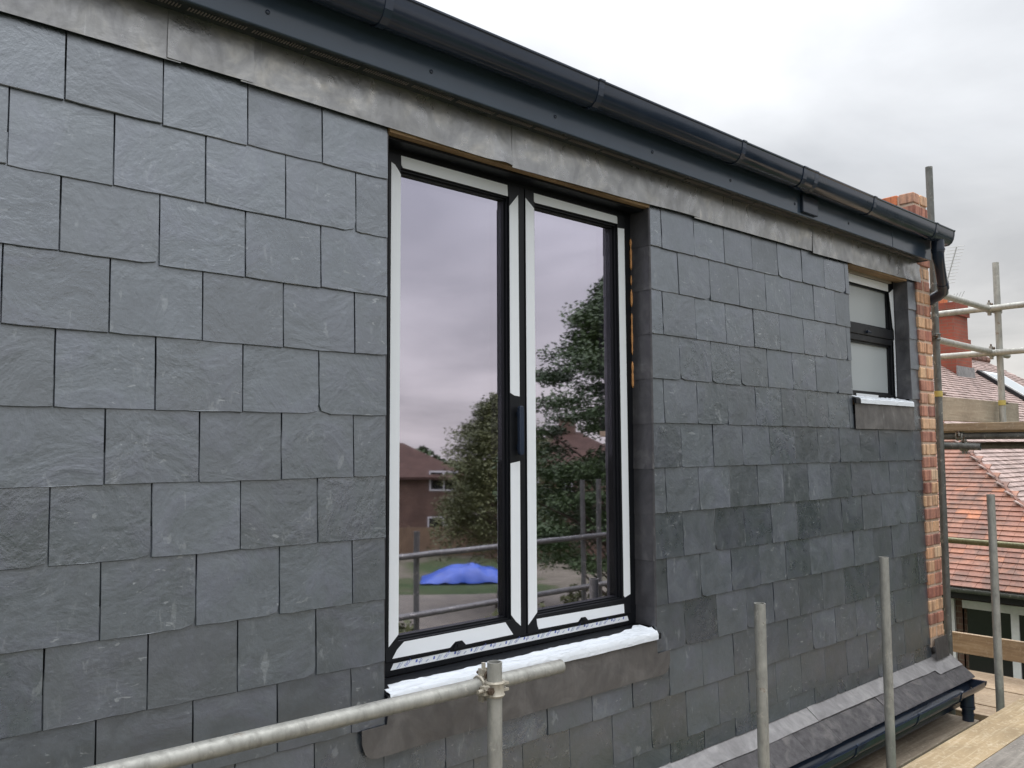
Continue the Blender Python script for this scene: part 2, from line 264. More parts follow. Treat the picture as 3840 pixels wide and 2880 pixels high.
# ------------------------------------------------------------------ mesh helpers
def tag(o, label=None, cat=None, group=None, kind=None):
    for k, v in (('label', label), ('category', cat), ('group', group), ('kind', kind)):
        if v: o[k] = v
    return o
def link(o, parent=None):
    col.objects.link(o)
    if parent: o.parent = parent
    return o
def obj(name, verts, faces, mat, parent=None, smooth=False):
    me = bpy.data.meshes.new(name); me.from_pydata([tuple(v) for v in verts], [], faces); me.update()
    if smooth:
        for p in me.polygons: p.use_smooth = True
    me.materials.append(M[mat] if isinstance(mat, str) else mat)
    return link(bpy.data.objects.new(name, me), parent)
def empty(name, loc=(0, 0, 0)):
    o = bpy.data.objects.new(name, None); o.location = loc; o.empty_display_size = .1
    return link(o)
class G:
    """vertex and face collector"""
    def __init__(s): s.v = []; s.f = []; s.sm = []
    def add(s, vs, fs):
        k = len(s.v); s.v += [tuple(v) for v in vs]; s.f += [tuple(i+k for i in f) for f in fs]; return s
    def box(s, a, b):
        (x0, y0, z0), (x1, y1, z1) = [tuple(min(p, q) for p, q in zip(a, b)), tuple(max(p, q) for p, q in zip(a, b))]
        return s.add([(x0, y0, z0), (x1, y0, z0), (x1, y1, z0), (x0, y1, z0), (x0, y0, z1), (x1, y0, z1), (x1, y1, z1), (x0, y1, z1)],
                     [(0, 3, 2, 1), (4, 5, 6, 7), (0, 1, 5, 4), (1, 2, 6, 5), (2, 3, 7, 6), (3, 0, 4, 7)])
    def prism(s, poly, ax, a, b):
        """polygon (2 coords on the other axes) extruded along axis ax from a to b"""
        n = len(poly); mk = lambda p, t: {0: (t, p[0], p[1]), 1: (p[0], t, p[1]), 2: (p[0], p[1], t)}[ax]
        area = sum(poly[i][0]*poly[(i+1) % n][1]-poly[(i+1) % n][0]*poly[i][1] for i in range(n))
        if (area < 0) != (ax == 1): poly = poly[::-1]
        return s.add([mk(p, a) for p in poly]+[mk(p, b) for p in poly],
                     [tuple(range(n))[::-1], tuple(range(n, 2*n))]+[(i, (i+1) % n, n+(i+1) % n, n+i) for i in range(n)])
    def ring(s, o, i, y0, y1):
        """rectangular ring in xz: o, i = (x0,x1,z0,z1)"""
        def c(r, y): return [(r[0], y, r[2]), (r[1], y, r[2]), (r[1], y, r[3]), (r[0], y, r[3])]
        vs = c(o, y0)+c(i, y0)+c(o, y1)+c(i, y1); f = []
        for k in range(4):
            j = (k+1) % 4
            f += [(k, j, 4+j, 4+k), (8+k, 12+k, 12+j, 8+j), (k, 8+k, 8+j, j), (4+k, 4+j, 12+j, 12+k)]
        return s.add(vs, f)
    def tube(s, p, q, r, n=20, wall=0.0, cap=True):
        p, q = Vector(p), Vector(q); d = (q-p).normalized(); a = d.orthogonal().normalized(); b = d.cross(a)
        rr = lambda c, rad: [c+a*math.cos(2*math.pi*i/n)*rad+b*math.sin(2*math.pi*i/n)*rad for i in range(n)]
        if wall <= 0:
            f = [(i, (i+1) % n, n+(i+1) % n, n+i) for i in range(n)]
            if cap: f += [tuple(range(n))[::-1], tuple(range(n, 2*n))]
            return s.add(rr(p, r)+rr(q, r), f)
        f = []
        for i in range(n):
            j = (i+1) % n
            f += [(i, j, n+j, n+i), (2*n+j, 2*n+i, 3*n+i, 3*n+j), (j, i, 2*n+i, 2*n+j), (n+i, n+j, 3*n+j, 3*n+i)]
        return s.add(rr(p, r)+rr(q, r)+rr(p, r-wall)+rr(q, r-wall), f)
    def path(s, pts, radii, n=12, cap=True):
        pts = [Vector(p) for p in pts]
        if isinstance(radii, (int, float)): radii = [radii]*len(pts)
        vs = []; a = None
        for i, p in enumerate(pts):
            d = (pts[min(i+1, len(pts)-1)]-pts[max(i-1, 0)]).normalized()
            a = d.orthogonal().normalized() if a is None else (a-d*a.dot(d)).normalized()
            b = d.cross(a); vs += [p+(a*math.cos(2*math.pi*k/n)+b*math.sin(2*math.pi*k/n))*radii[i] for k in range(n)]
        f = []
        for i in range(len(pts)-1):
            for k in range(n): f.append((i*n+k, i*n+(k+1) % n, (i+1)*n+(k+1) % n, (i+1)*n+k))
        if cap: f += [tuple(range(n))[::-1], tuple(range((len(pts)-1)*n, len(pts)*n))]
        return s.add(vs, f)
    def build(s, name, mat, parent=None, smooth=False, bevel=0, auto=False):
        o = obj(name, s.v, s.f, mat, parent, smooth)
        if auto:
            for p in o.data.polygons: p.use_smooth = True
            o.data.set_sharp_from_angle(angle=R(40))
        if bevel:
            bm = bmesh.new(); bm.from_mesh(o.data)
            ed = [e for e in bm.edges if len(e.link_faces) == 2 and e.calc_face_angle(0) > .6]
            bmesh.ops.bevel(bm, geom=ed, offset=bevel, segments=2, affect='EDGES', profile=.5, clamp_overlap=True); bm.to_mesh(o.data); bm.free()
        return o
def solidify(o, t, off=-1):
    md = o.modifiers.new('thick', 'SOLIDIFY'); md.thickness = t; md.offset = off; es = o.modifiers.new('edges', 'EDGE_SPLIT'); es.split_angle = R(42); return o
def sheet(name, nx, nz, fn, mat, parent, t=.0025, off=1, smooth=True):
    vs = [fn(i/nx, j/nz) for j in range(nz+1) for i in range(nx+1)]
    fs = [(j*(nx+1)+i, j*(nx+1)+i+1, (j+1)*(nx+1)+i+1, (j+1)*(nx+1)+i) for j in range(nz) for i in range(nx)]
    return solidify(obj(name, vs, fs, mat, parent, smooth), t, off)
def nz3(x, y, z): return mnoise.noise(Vector((x, y, z)))

# ================================================================== SETTING
GZ = -7.2
g = G(); g.add([(-300, -300, GZ), (300, -300, GZ), (300, 300, GZ), (-300, 300, GZ)], [(0, 1, 2, 3)])
tag(g.build('ground', 'ground'), kind='structure')

# ================================================================== DORMER
dorm = empty('dormer', (0, 0, -2.5)); tag(dorm, 'dark slate-hung dormer wall with two black-framed windows and black guttering', 'dormer')
class Off:   # parent at (0,0,-2.5): children keep world coordinates through the inverse matrix
    pass
def kid(o, parent):
    o.parent = parent; o.matrix_parent_inverse = parent.matrix_world.inverted() if parent.type != 'EMPTY' else Matrix.Translation(-Vector(parent.location)); return o
_build = G.build
def part(gm, name, mat, parent=None, **k):
    o = _build(gm, name, mat, None, **k); parent = parent or dorm
    return kid(o, parent)
def psheet(name, nx, nz, fn, mat, parent=None, **k):
    o = sheet(name, nx, nz, fn, mat, None, **k); return kid(o, parent or dorm)
def sub(o, parent):
    o.parent = parent; return o

# --- structure behind the slates
WX0, WX1 = .252, 1.650; SX0, SX1 = 3.548, 4.348
g = G()
g.box((-4, .02, -2.6), (WX0-.002, .11, .30)); g.box((WX1+.008, .02, -2.6), (SX0-.002, .11, .30)); g.box((SX1+.008, .02, -2.6), (4.49, .11, .30))
g.box((WX0-.002, .02, -2.6), (WX1+.008, .108, -1.94)); g.box((SX0-.002, .02, -2.6), (SX1+.008, .108, -.86))
g.box((WX0-.002, .02, .0), (WX1+.008, .109, .30)); g.box((SX0-.002, .02, .015), (SX1+.008, .109, .30))
part(g, 'backing_wall', 'wallback')
g = G(); g.box((-3, 4.0, -2.7), (4.4, 4.1, .2)); g.box((-3.1, .11, -2.7), (-3, 4.1, .2)); g.box((-3.1, .11, -2.8), (4.4, 4.1, -2.7)); g.box((-3.1, .11, .16), (4.4, 4.1, .2)); g.box((3.0, .112, -2.7), (3.06, 4.0, .16))
part(g, 'interior_wall', 'plaster')
g = G()
nx = 120
for i in range(nx):
    pass
vs = []; fs = []
def redge(x): return .338+.012*nz3(x*1.3, 3, 0)+.010*max(0, nz3(x*.9, 8, 1))
prof = [(-.112, -.02), (-.128, -.008), (-.118, .006), (-.08, .012), (.3, .02), (4.2, .08)]
for i in range(nx+1):
    x = -4+8.56*i/nx
    for (y, dz) in prof: vs.append((x, y, redge(x)+dz))
k = len(prof)
for i in range(nx):
    for j in range(k-1): fs.append((i*k+j, (i+1)*k+j, (i+1)*k+j+1, i*k+j+1))
o = obj('roof_membrane', vs, fs, 'membrane', None, True); kid(o, dorm); solidify(o, .004)

# --- slates
random.seed(5)
def slate_data(wd, seed, h=.285, chip=False):
    rnd = random.Random(seed); th = .0072; ty = .0105; v = []; f = []
    nb = 7 if wd > .12 else 4
    bot = []
    for i in range(nb):
        t = i/(nb-1); x = t*wd; z = rnd.uniform(-.0010, .0009)
        if i in (0, nb-1): z += rnd.choice([0, .001, .003]); x += (.0015 if i == 0 else -.0015)*rnd.random()
        bot.append((x, z))
    if chip: k = rnd.choice([0, nb-1]); bot[k] = (bot[k][0]+(.006 if k == 0 else -.006), bot[k][1]+.008)
    right = [(wd+rnd.uniform(-.0017, .0006), h*t) for t in (.12, .26, .42, .58, .72)]; left = [(rnd.uniform(-.0006, .0017), h*t) for t in (.7, .55, .4, .24, .1)]
    outl = bot+right+[(wd, h), (0, h)]+left; n = len(outl)
    fy = lambda z: ty*z/.285
    def inn(p):
        x, z = p; return (min(max(x, .0014), wd-.0014), max(z, .0) if z > .01 else z+rnd.uniform(.0008, .0022))
    v += [(inn(p)[0], fy(inn(p)[1])+rnd.uniform(-.0003, .0003), inn(p)[1]) for p in outl]
    v += [(p[0], fy(p[1])+.0022, p[1]) for p in outl]
    v += [(p[0], fy(p[1])+th, p[1]) for p in outl]
    f.append(tuple(range(n)))
    for i in range(n):
        j = (i+1) % n; f += [(j, i, n+i, n+j), (n+j, n+i, 2*n+i, 2*n+j)]
    me = bpy.data.meshes.new('slate'); me.from_pydata(v, [], f); me.materials.append(M['slate']); return me
SW = .2515
full = [slate_data(SW-.0018, s, chip=s % 4 == 0) for s in range(14)]; fullr = [slate_data(.2507-.0036, s+40, chip=s % 4 == 0) for s in range(14)]
def lattice(parity, x0, x1, right):
    """slate edges between x0 and x1"""
    base = ((1.7431 if parity == 0 else 1.8655) if right else (0.0 if parity == 0 else .1266)); st = .2507 if right else .2516
    xs = [x0]; k = math.ceil((x0-base)/st+.04); x = base+k*st
    while x < x1-.012: xs.append(x); x += st
    xs.append(x1); return xs
extra = G(); nsl = 0
def put_slate(xa, xb, zb, rgt=False):
    global nsl
    gap = .0036 if rgt else .0018; wd = xb-xa-gap; rnd = random
    if wd < .01: return
    y = rnd.uniform(-.0018, .0014)
    if abs(wd-((.2507-.0036) if rgt else (SW-.0018))) < .003: me = rnd.choice(fullr if rgt else full)
    else: me = slate_data(wd, nsl*7+3)
    if xb < -1.30:
        return
    o = bpy.data.objects.new('slate', me); o.location = (xa+gap/2, y, zb+rnd.uniform(-.0014, .0014)); o.rotation_euler = (rnd.uniform(-.001, .003), R(rnd.uniform(-.07, .07)), rnd.uniform(-.0022, .0022))
    link(o); kid(o, dorm); nsl += 1
for k in range(1, 14):
    zb = -.2*k if k < 13 else -2.482
    par = (k-1) % 2
    secs = []
    if k <= 10:
        secs.append((-1.5, WX0, False))
        if k <= 5: secs += [(WX1, SX0, True), (SX1+.008, 4.515, True)]
        else: secs.append((WX1, 4.515, True))
    else:
        b0 = (1.7431 if par == 0 else 1.8655)-.2507*4
        secs += [(-1.5, b0, False), (b0, 4.515, True)]
    for (a, b, rgt) in secs:
        xs = lattice(par, a, b, rgt)
        for i in range(len(xs)-1): put_slate(xs[i], xs[i+1], zb, rgt)
# slates beyond the picture's left edge, joined
ex = G(); rnd = random.Random(3)
for k in range(1, 14):
    zb = -.2*k if k < 13 else -2.482
    x = -1.5 - (0 if k % 2 else .125)+.126
    x = (-.2516*6 if (k-1) % 2 == 0 else .1266-.2516*6)+0
    while x > -3.9:
        me = rnd.choice(full); y = rnd.uniform(-.001, .001); x -= .2516
        if x + .25 <= -1.28: ex.add([(v.co.x+x+.0014, v.co.y+y, v.co.z+zb) for v in me.vertices], [tuple(p.vertices) for p in me.polygons])
tag(part(ex, 'slate_cladding', 'slate'), kind='stuff')

# --- lead band under the eaves
jn = [-3.0, -1.6, -.496, -.278, .812, 1.987, 3.101, 3.574, 4.55]
zlr = [(-.027, -.027), (-.027, -.013), (-.010, -.009), (-.013, -.030), (-.036, -.012), (-.020, -.010), (-.020, -.012), (-.015, -.004)]
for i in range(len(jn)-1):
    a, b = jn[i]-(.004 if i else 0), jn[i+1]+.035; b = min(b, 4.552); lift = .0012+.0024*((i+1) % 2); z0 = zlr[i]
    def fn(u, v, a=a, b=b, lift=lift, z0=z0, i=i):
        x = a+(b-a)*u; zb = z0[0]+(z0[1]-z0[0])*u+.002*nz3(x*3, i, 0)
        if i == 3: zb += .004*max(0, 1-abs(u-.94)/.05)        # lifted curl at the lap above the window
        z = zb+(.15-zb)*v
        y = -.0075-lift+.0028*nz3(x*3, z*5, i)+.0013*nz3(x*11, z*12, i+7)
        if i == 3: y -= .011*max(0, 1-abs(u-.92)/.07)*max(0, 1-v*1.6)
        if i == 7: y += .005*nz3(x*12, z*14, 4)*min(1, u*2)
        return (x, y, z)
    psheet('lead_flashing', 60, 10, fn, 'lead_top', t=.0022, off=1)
# --- fascia, soffit
g = G(); g.box((-4, -.10, .127), (3.928, -.086, .33)); fas = part(g, 'fascia_board', 'fascia', bevel=.003)
g = G(); g.box((3.931, -.101, .126), (4.512, -.087, .33)); g.box((4.498, -.0865, .127), (4.512, .03, .33)); part(g, 'fascia_board', 'fascia', bevel=.003)
sx = [.356+.6*i for i in range(-5, 7)]
for x in sx:
    if x > 3.9: continue
    g = G(); g.path([(x, -.0995, .177), (x, -.102, .177), (x, -.1035, .177)], [.0075, .0072, .004], 12); sub(g.build('screw_cap', 'plastic', None, True), fas); bpy.data.objects[-1] if False else None
for o in list(col.objects):
    if o.name.startswith('screw_cap'): o.matrix_parent_inverse = Matrix.Identity(4)
g = G(); g.box((-4, -.0855, .131), (4.496, .012, .139)); sof = part(g, 'soffit_board', 'soffit')
g = G(); x = -.442-.195*12
while x < 4.3:
    for j in range(19):
        xx = x+j*.0093; g.box((xx, -.063, .1285), (xx+.0034, -.043, .1315))
    x += .1935
o = part(g, 'vent_slots', 'vent', sof); tag(o, kind='stuff')

# --- gutter
gp = [(-.104, .322), (-.106, .285), (-.115, .258), (-.132, .240), (-.155, .231), (-.178, .233), (-.197, .247), (-.209, .268), (-.215, .295), (-.217, .316), (-.222, .320), (-.222, .326), (-.214, .327)]
def ext_profile(name, prof, x0, x1, mat, parent, t=.003, nseg=30, sag=0, smooth=True, off=1):
    k = len(prof); vs = []; fs = []
    for i in range(nseg+1):
        x = x0+(x1-x0)*i/nseg; s_ = sag*nz3(x*1.7, 5, 2)
        for (y, z) in prof: vs.append((x, y+s_*.5, z+s_))
    for i in range(nseg):
        for j in range(k-1): fs.append((i*k+j, i*k+j+1, (i+1)*k+j+1, (i+1)*k+j))
    return solidify(obj(name, vs, fs, mat, parent, smooth), t, off)
gut = ext_profile('gutter', gp, -4, 4.61, 'plastic', None, sag=.002); kid(gut, dorm)
def scaled(pr, d):
    cy, cz = -.162, .30
    return [(cy+(y-cy)*(1+d), cz+(z-cz)*(1+d)) for y, z in pr]
for (x, wd) in [(-.92, .03), (.108, .03), (1.098, .03), (2.099, .03), (2.662, .034), (2.776, .034), (3.452, .03), (4.33, .03)]:
    b_ = ext_profile('gutter_bracket', scaled(gp, .06), x-wd/2, x+wd/2, 'plastic', gut, t=.003, nseg=1, smooth=False); b_.matrix_parent_inverse = Matrix.Identity(4)
b_ = ext_profile('gutter_union', scaled(gp, .045), 2.66, 2.78, 'plastic', gut, t=.003, nseg=2)
g = G(); g.prism(scaled(gp, .05), 0, 4.600, 4.618); g.build('end_cap', 'plastic', gut, bevel=.003)
g = G(); g.box((2.812, -.118, .142), (2.972, -.1015, .24)); g.build('union_plate', 'plastic', gut, bevel=.004)
for o in list(col.objects):
    if o.parent is gut: o.matrix_parent_inverse = Matrix.Identity(4)
# downpipe
g = G(); g.path([(4.47, -.162, .245), (4.47, -.162, .165)], .040, 20); g.path([(4.47, -.162, .19), (4.47, -.162, .178)], .0435, 20)
g.path([(4.47, -.162, .17), (4.473, -.161, .135), (4.50, -.155, .105), (4.70, -.098, -.035), (4.725, -.085, -.055), (4.74, -.05, -.075), (4.75, .02, -.10)], [.037, .037, .034, .034, .037, .037, .037], 20)
g.path([(4.66, -.109, -.006), (4.70, -.098, -.034)], .039, 20)
part(g, 'downpipe', 'plastic', smooth=False, auto=True)

# --- big window
win = empty('window', (.95, .1, -1.9)); kid(win, dorm); win['label'] = 'tall black casement window with two panes and white protective tape'
def wp(gm, name, mat, parent=None, **k):
    o = _build(gm, name, mat, None, **k); p = win if parent is None else parent
    o.parent = p; o.matrix_parent_inverse = Matrix.Translation(-Vector((.95, .1, -1.9))) if p is win else Matrix.Translation(-Vector((3.95, .1, -.85)))
    return o
g = G(); g.ring((.2565, 1.6505, -1.885, -.033), (.318, 1.606, -1.836, -.057), .108, .18); wp(g, 'outer_frame', 'frame', bevel=.0015)
g = G(); g.box((.9495, .1035, -1.8355), (.9795, .18, -.0575)); wp(g, 'mullion', 'frame', bevel=.002)
for (a, b) in ((.320, .9475), (.9815, 1.6035)):
    g = G(); g.ring((a, b, -1.834, -.058), (a+.052, b-.053, -1.768, -.107), .100, .165); wp(g, 'sash', 'frame', bevel=.002)
    g = G(); g.ring((a+.0522, b-.0532, -1.7678, -.1072), (a+.064, b-.065, -1.756, -.119), .1225, .137); g.ring((a+.0522, b-.0532, -1.7678, -.1072), (a+.058, b-.059, -1.762, -.113), .110, .1223); wp(g, 'glazing_bead', 'frame')
    g = G(); g.box((a+.053, .1375, -1.767), (b-.054, .1595, -.108)); wp(g, 'pane', 'glass')
tapes = [[(.330, -.094), (.345, -.1), (.360, -.116), (.371, -.131), (.371, -1.746), (.331, -1.783)],
 [(.372, -.061), (.883, -.063), (.886, -.108), (.380, -.104), (.373, -.094)],
 [(.894, -.146), (.941, -.093), (.944, -.905), (.915, -.902), (.894, -.892)],
 [(.894, -1.168), (.925, -1.163), (.944, -1.16), (.944, -1.797), (.918, -1.776), (.894, -1.749)],
 [(.9825, -.096), (1.030, -.130), (1.0325, -1.757), (.984, -1.80)],
 [(1.030, -.066), (1.545, -.069), (1.549, -.075), (1.549, -.103), (1.036, -.105), (1.030, -.1)],
 [(1.552, -.121), (1.596, -.118), (1.602, -1.752), (1.565, -1.762), (1.558, -1.755)],
 [(1.030, -1.783), (1.557, -1.790), (1.56, -1.829), (1.328, -1.827), (1.312, -1.812), (1.285, -1.811), (1.267, -1.826), (1.040, -1.824), (1.033, -1.806)],
 [(.395, -1.774), (.864, -1.773), (.904, -1.824), (.670, -1.826), (.652, -1.808), (.620, -1.808), (.596, -1.826), (.347, -1.824), (.366, -1.797)]]
for t in tapes:
    g = G(); g.prism(t, 1, .0983, .0997); wp(g, 'protective_tape', 'tape')
g = G(); g.prism([(.357, -1.843), (.6, -1.842), (.61, -1.845), (1.589, -1.846), (1.598, -1.867), (.345, -1.864)], 1, .1062, .1077); ptape = wp(g, 'printed_tape', 'tape'); ptape['label'] = 'white tape strip printed with blue lettering'
def text_mesh(txt, size):
    cu = bpy.data.curves.new('t', 'FONT'); cu.body = txt; cu.size = size; cu.extrude = .0001
    o = bpy.data.objects.new('t', cu); col.objects.link(o); bpy.context.view_layer.update()
    me = bpy.data.meshes.new_from_object(o.evaluated_get(bpy.context.evaluated_depsgraph_get())); bpy.data.objects.remove(o); return me
ink = G(); inkg = G()
tt = {k: text_mesh(k, .0135) for k in ('TECH', 'AD')}
def add_text(me, x, z, ang):
    ca, sa = math.cos(ang), math.sin(ang)
    ink.add([(x+v.co.x*ca-v.co.y*sa, .1056-v.co.z, z+v.co.x*sa+v.co.y*ca) for v in me.vertices], [tuple(p.vertices) for p in me.polygons])
x = .385; zz = -1.8655
while x < 1.56:
    zz = -1.8645
    inkg.prism([(x-.018, zz+.003), (x-.010, zz+.003), (x+.004, zz+.019), (x-.004, zz+.019)], 1, .1057, .1061)
    inkg.prism([(x-.006, zz+.003), (x-.003, zz+.003), (x+.011, zz+.019), (x+.008, zz+.019)], 1, .1057, .1061)
    add_text(tt['TECH'], x+.020, zz+.0005, R(38))
    for q in ((x+.068, zz+.0155),):
        ink.add(*(lambda a: (a.v, a.f))(G().prism([(q[0]-.005, q[1]-.005), (q[0]+.003, q[1]-.005), (q[0]+.006, q[1]+.004), (q[0]-.002, q[1]+.004)], 1, .1057, .1061)))
    add_text(tt['AD'], x+.080, zz+.003, R(40))
    inkg.prism([(x+.110, zz+.004), (x+.122, zz+.011), (x+.119, zz+.014), (x+.107, zz+.007)], 1, .1057, .1061)
    ink.add(*(lambda a: (a.v, a.f))(G().prism([(x+.140, zz+.008), (x+.147, zz+.008), (x+.150, zz+.018), (x+.143, zz+.018)], 1, .1057, .1061)))
    x += .172
wp(ink, 'printed_lettering', 'ink'); wp(inkg, 'printed_logo', 'ink_grey')
for (a, b) in ((.622, .650), (1.286, 1.311)):
    g = G(); g.prism([(a-.012, -1.833), (b+.012, -1.833), (b, -1.814), (a, -1.814)], 1, .094, .1003); g.box((a+.004, .0915, -1.829), (b-.004, .0945, -1.818)); wp(g, 'drain_cover', 'frame')
g = G(); hp = []
for i in range(9): hp.append((.9325+.0125*math.cos(math.pi*i/8), -.955+.0125*math.sin(math.pi*i/8)))
for i in range(9): hp.append((.9325-.0125*math.cos(math.pi*i/8), -1.125-.0125*math.sin(math.pi*i/8)))
g.prism(hp, 1, .072, .088); g.box((.926, .0885, -.985), (.939, .0998, -.965)); g.box((.926, .0885, -1.115), (.939, .0998, -1.095)); wp(g, 'pull_handle', 'plastic', bevel=.003)
# sill with its loose white film
g = G(); g.prism([(.106, -1.8865), (-.012, -1.908), (-.016, -1.912), (-.016, -1.936), (-.004, -1.936), (.0, -1.916), (.106, -1.905)], 0, .2545, 1.668); wp(g, 'sill', 'frame')
def film(u, v):
    x = .262+(1.647-.262)*u; wob = .010*nz3(x*4, 2, 0)+.008*abs(nz3(x*15, 9, 0))+.004*nz3(x*43, 1, 0)
    if u > .86: wob += .035*(u-.86)/.14*(.7+.6*nz3(x*23, 1, 3))
    yb = .040+wob if .02 < u < .985 else .02
    seg = v*1.28
    if seg <= 1:
        y = yb+(-.0135-yb)*seg; z = -1.8845-(.106-y)*.182+.0035
        z += .0026*max(0, 1-seg*2.2)*(.6+1.5*abs(nz3(x*13, 5, 0)))+.0030*abs(nz3(x*9+y*22, y*45, 2))-.0012*abs(nz3(x*31-y*40, y*30, 7))
        if u > .84: z += .007*(u-.84)/.16*max(0, 1-seg*1.5)*(1+nz3(x*26, 3, 1))
    else:
        t_ = (seg-1)/.28; y = -.0185-.001*nz3(x*20, t_, 6); z = -1.910-t_*(.026+.003*nz3(x*6, 1, 9))
    return (x, y, z)
o = sheet('sill_film', 140, 18, film, 'film', None, t=.0006, off=1); o.parent = win; o.matrix_parent_inverse = Matrix.Translation(-Vector((.95, .1, -1.9)))
# timber head over the opening, lead jamb pieces, apron
g = G(); g.box((WX0+.004, -.002, -.031), (WX1+.004, .030, -.012)); part(g, 'head_timber', 'ply')
g = G(); g.box((WX0+.004, .0305, -.040), (WX1+.004, .1075, -.004)); part(g, 'head_trim', 'frame')
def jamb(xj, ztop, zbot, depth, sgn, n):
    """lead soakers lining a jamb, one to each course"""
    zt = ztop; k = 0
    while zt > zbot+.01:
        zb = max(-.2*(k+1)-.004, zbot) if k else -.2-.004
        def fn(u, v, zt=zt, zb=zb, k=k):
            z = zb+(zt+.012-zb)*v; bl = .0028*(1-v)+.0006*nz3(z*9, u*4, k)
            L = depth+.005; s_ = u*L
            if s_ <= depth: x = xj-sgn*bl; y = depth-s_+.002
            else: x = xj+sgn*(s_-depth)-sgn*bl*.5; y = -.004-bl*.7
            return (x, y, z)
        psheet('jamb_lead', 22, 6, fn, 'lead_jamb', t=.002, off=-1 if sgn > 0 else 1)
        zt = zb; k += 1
fo = random.Random(2)
for (z0_, z1_) in ((-.155, -.30), (-.325, -.37), (-.39, -.47), (-.50, -.69), (-.72, -.84)):
    g = G(); pts = []; n_ = max(3, int((z0_-z1_)/.012)); g.path([(1.6475, .1045, z0_+(z1_-z0_)*i/n_) for i in range(n_+1)], [.0015]+[fo.uniform(.003, .0065) for _ in range(n_-1)]+[.0015], 8); part(g, 'foam_filler', 'foam', smooth=True)
jamb(WX1, -.034, -1.885, .106, 1, 10); jamb(SX1, -.018, -.80, .088, 1, 5)
g = G(); g.box((WX0-.001, .008, -1.885), (WX0+.003, .108, -.034)); part(g, 'jamb_lead', 'lead_jamb')
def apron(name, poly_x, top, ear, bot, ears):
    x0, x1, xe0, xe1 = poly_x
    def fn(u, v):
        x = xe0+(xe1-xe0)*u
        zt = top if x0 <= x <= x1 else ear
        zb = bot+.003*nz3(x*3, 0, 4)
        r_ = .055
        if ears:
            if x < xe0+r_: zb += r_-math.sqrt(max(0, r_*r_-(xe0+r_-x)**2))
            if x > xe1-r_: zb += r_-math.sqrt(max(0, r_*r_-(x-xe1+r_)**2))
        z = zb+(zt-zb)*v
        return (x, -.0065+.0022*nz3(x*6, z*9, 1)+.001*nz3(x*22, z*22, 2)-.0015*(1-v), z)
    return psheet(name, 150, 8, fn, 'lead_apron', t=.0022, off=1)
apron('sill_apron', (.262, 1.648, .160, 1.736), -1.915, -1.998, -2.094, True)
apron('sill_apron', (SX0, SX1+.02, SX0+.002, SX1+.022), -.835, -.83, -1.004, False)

# --- small window
wn2 = empty('window', (3.95, .1, -.85)); kid(wn2, dorm); wn2['label'] = 'small obscured-glass window with dark transom and white tape'
def w2(gm, name, mat, **k): return wp(gm, name, mat, wn2, **k)
g = G(); g.ring((SX0+.004, SX1-.002, -.80, .004), (3.60, 4.30, -.772, -.080), .096, .16); w2(g, 'outer_frame', 'frame', bevel=.0015)
g = G(); g.box((3.602, .088, -.404), (4.334, .15, -.342)); g.box((3.602, .094, -.444), (4.334, .15, -.4045)); w2(g, 'transom', 'frame', bevel=.003)
g = G(); g.box((3.602, .120, -.3415), (4.298, .135, -.0815)); w2(g, 'pane', 'frost')
g = G(); g.box((3.602, .120, -.7715), (4.298, .135, -.4445)); w2(g, 'pane', 'frost')
for (z0, z1) in ((-.341, -.081), (-.7718, -.4448)):
    g = G(); g.ring((3.6005, 4.2995, z0-.0003, z1+.0003), (3.613, 4.283, z0+.012, z1-.012), .108, .1195); w2(g, 'glazing_bead', 'frame')
g = G(); g.box((3.565, .078, -.030), (4.30, .0945, -.004)); w2(g, 'head_trim', 'plaster')
g = G(); g.box((3.565, .090, -.084), (4.274, .0955, -.034)); w2(g, 'protective_tape', 'tape')
g = G(); g.prism([(4.276, -.092), (4.300, -.082), (4.338, -.062), (4.338, -.78), (4.325, -.786), (4.318, -.775), (4.318, -.41), (4.332, -.40), (4.332, -.345), (4.316, -.325)], 1, .085, .0872); w2(g, 'protective_tape', 'tape')
g = G(); g.prism([(3.555, -.776), (3.70, -.780), (3.70, -.797), (3.555, -.797)], 1, .092, .0955); g.prism([(3.78, -.779), (4.08, -.781), (4.08, -.797), (3.78, -.797)], 1, .092, .0955); w2(g, 'protective_tape', 'tape')
g = G(); g.path([(3.94, .088, -.382), (3.94, .074, -.382)], .009, 12); g.path([(3.94, .077, -.382), (3.963, .072, -.388)], .005, 10); w2(g, 'turn_knob', 'plastic', auto=True)
g = G(); g.prism([(.095, -.801), (-.014, -.822), (-.018, -.826), (-.018, -.853), (-.006, -.853), (0, -.834), (.095, -.815)], 0, 3.546, 4.366); w2(g, 'sill', 'frame')
def film2(u, v):
    x = 3.60+.748*u; seg = v*1.3; yb = .045+.02*nz3(x*9, 4, 1)
    if seg <= 1:
        y = yb+(-.0155-yb)*seg; z = -.8005-(.095-y)*.185+.0035+.007*max(0, 1-seg*1.6)*(.6+1.6*abs(nz3(x*16, 7, 0)))
    else:
        y = -.0205; z = -.8245-(seg-1)/.3*.027
    return (x, y, z)
o = sheet('sill_film', 70, 14, film2, 'film', None, t=.0006, off=1); o.parent = wn2; o.matrix_parent_inverse = Matrix.Translation(-Vector((3.95, .1, -.85)))
g = G(); g.box((SX0+.004, -.002, -.018), (SX1+.004, .070, -.002)); part(g, 'head_timber', 'ply')
g = G(); g.box((SX0-.001, .008, -.80), (SX0+.003, .095, -.02)); part(g, 'jamb_lead', 'lead_jamb')

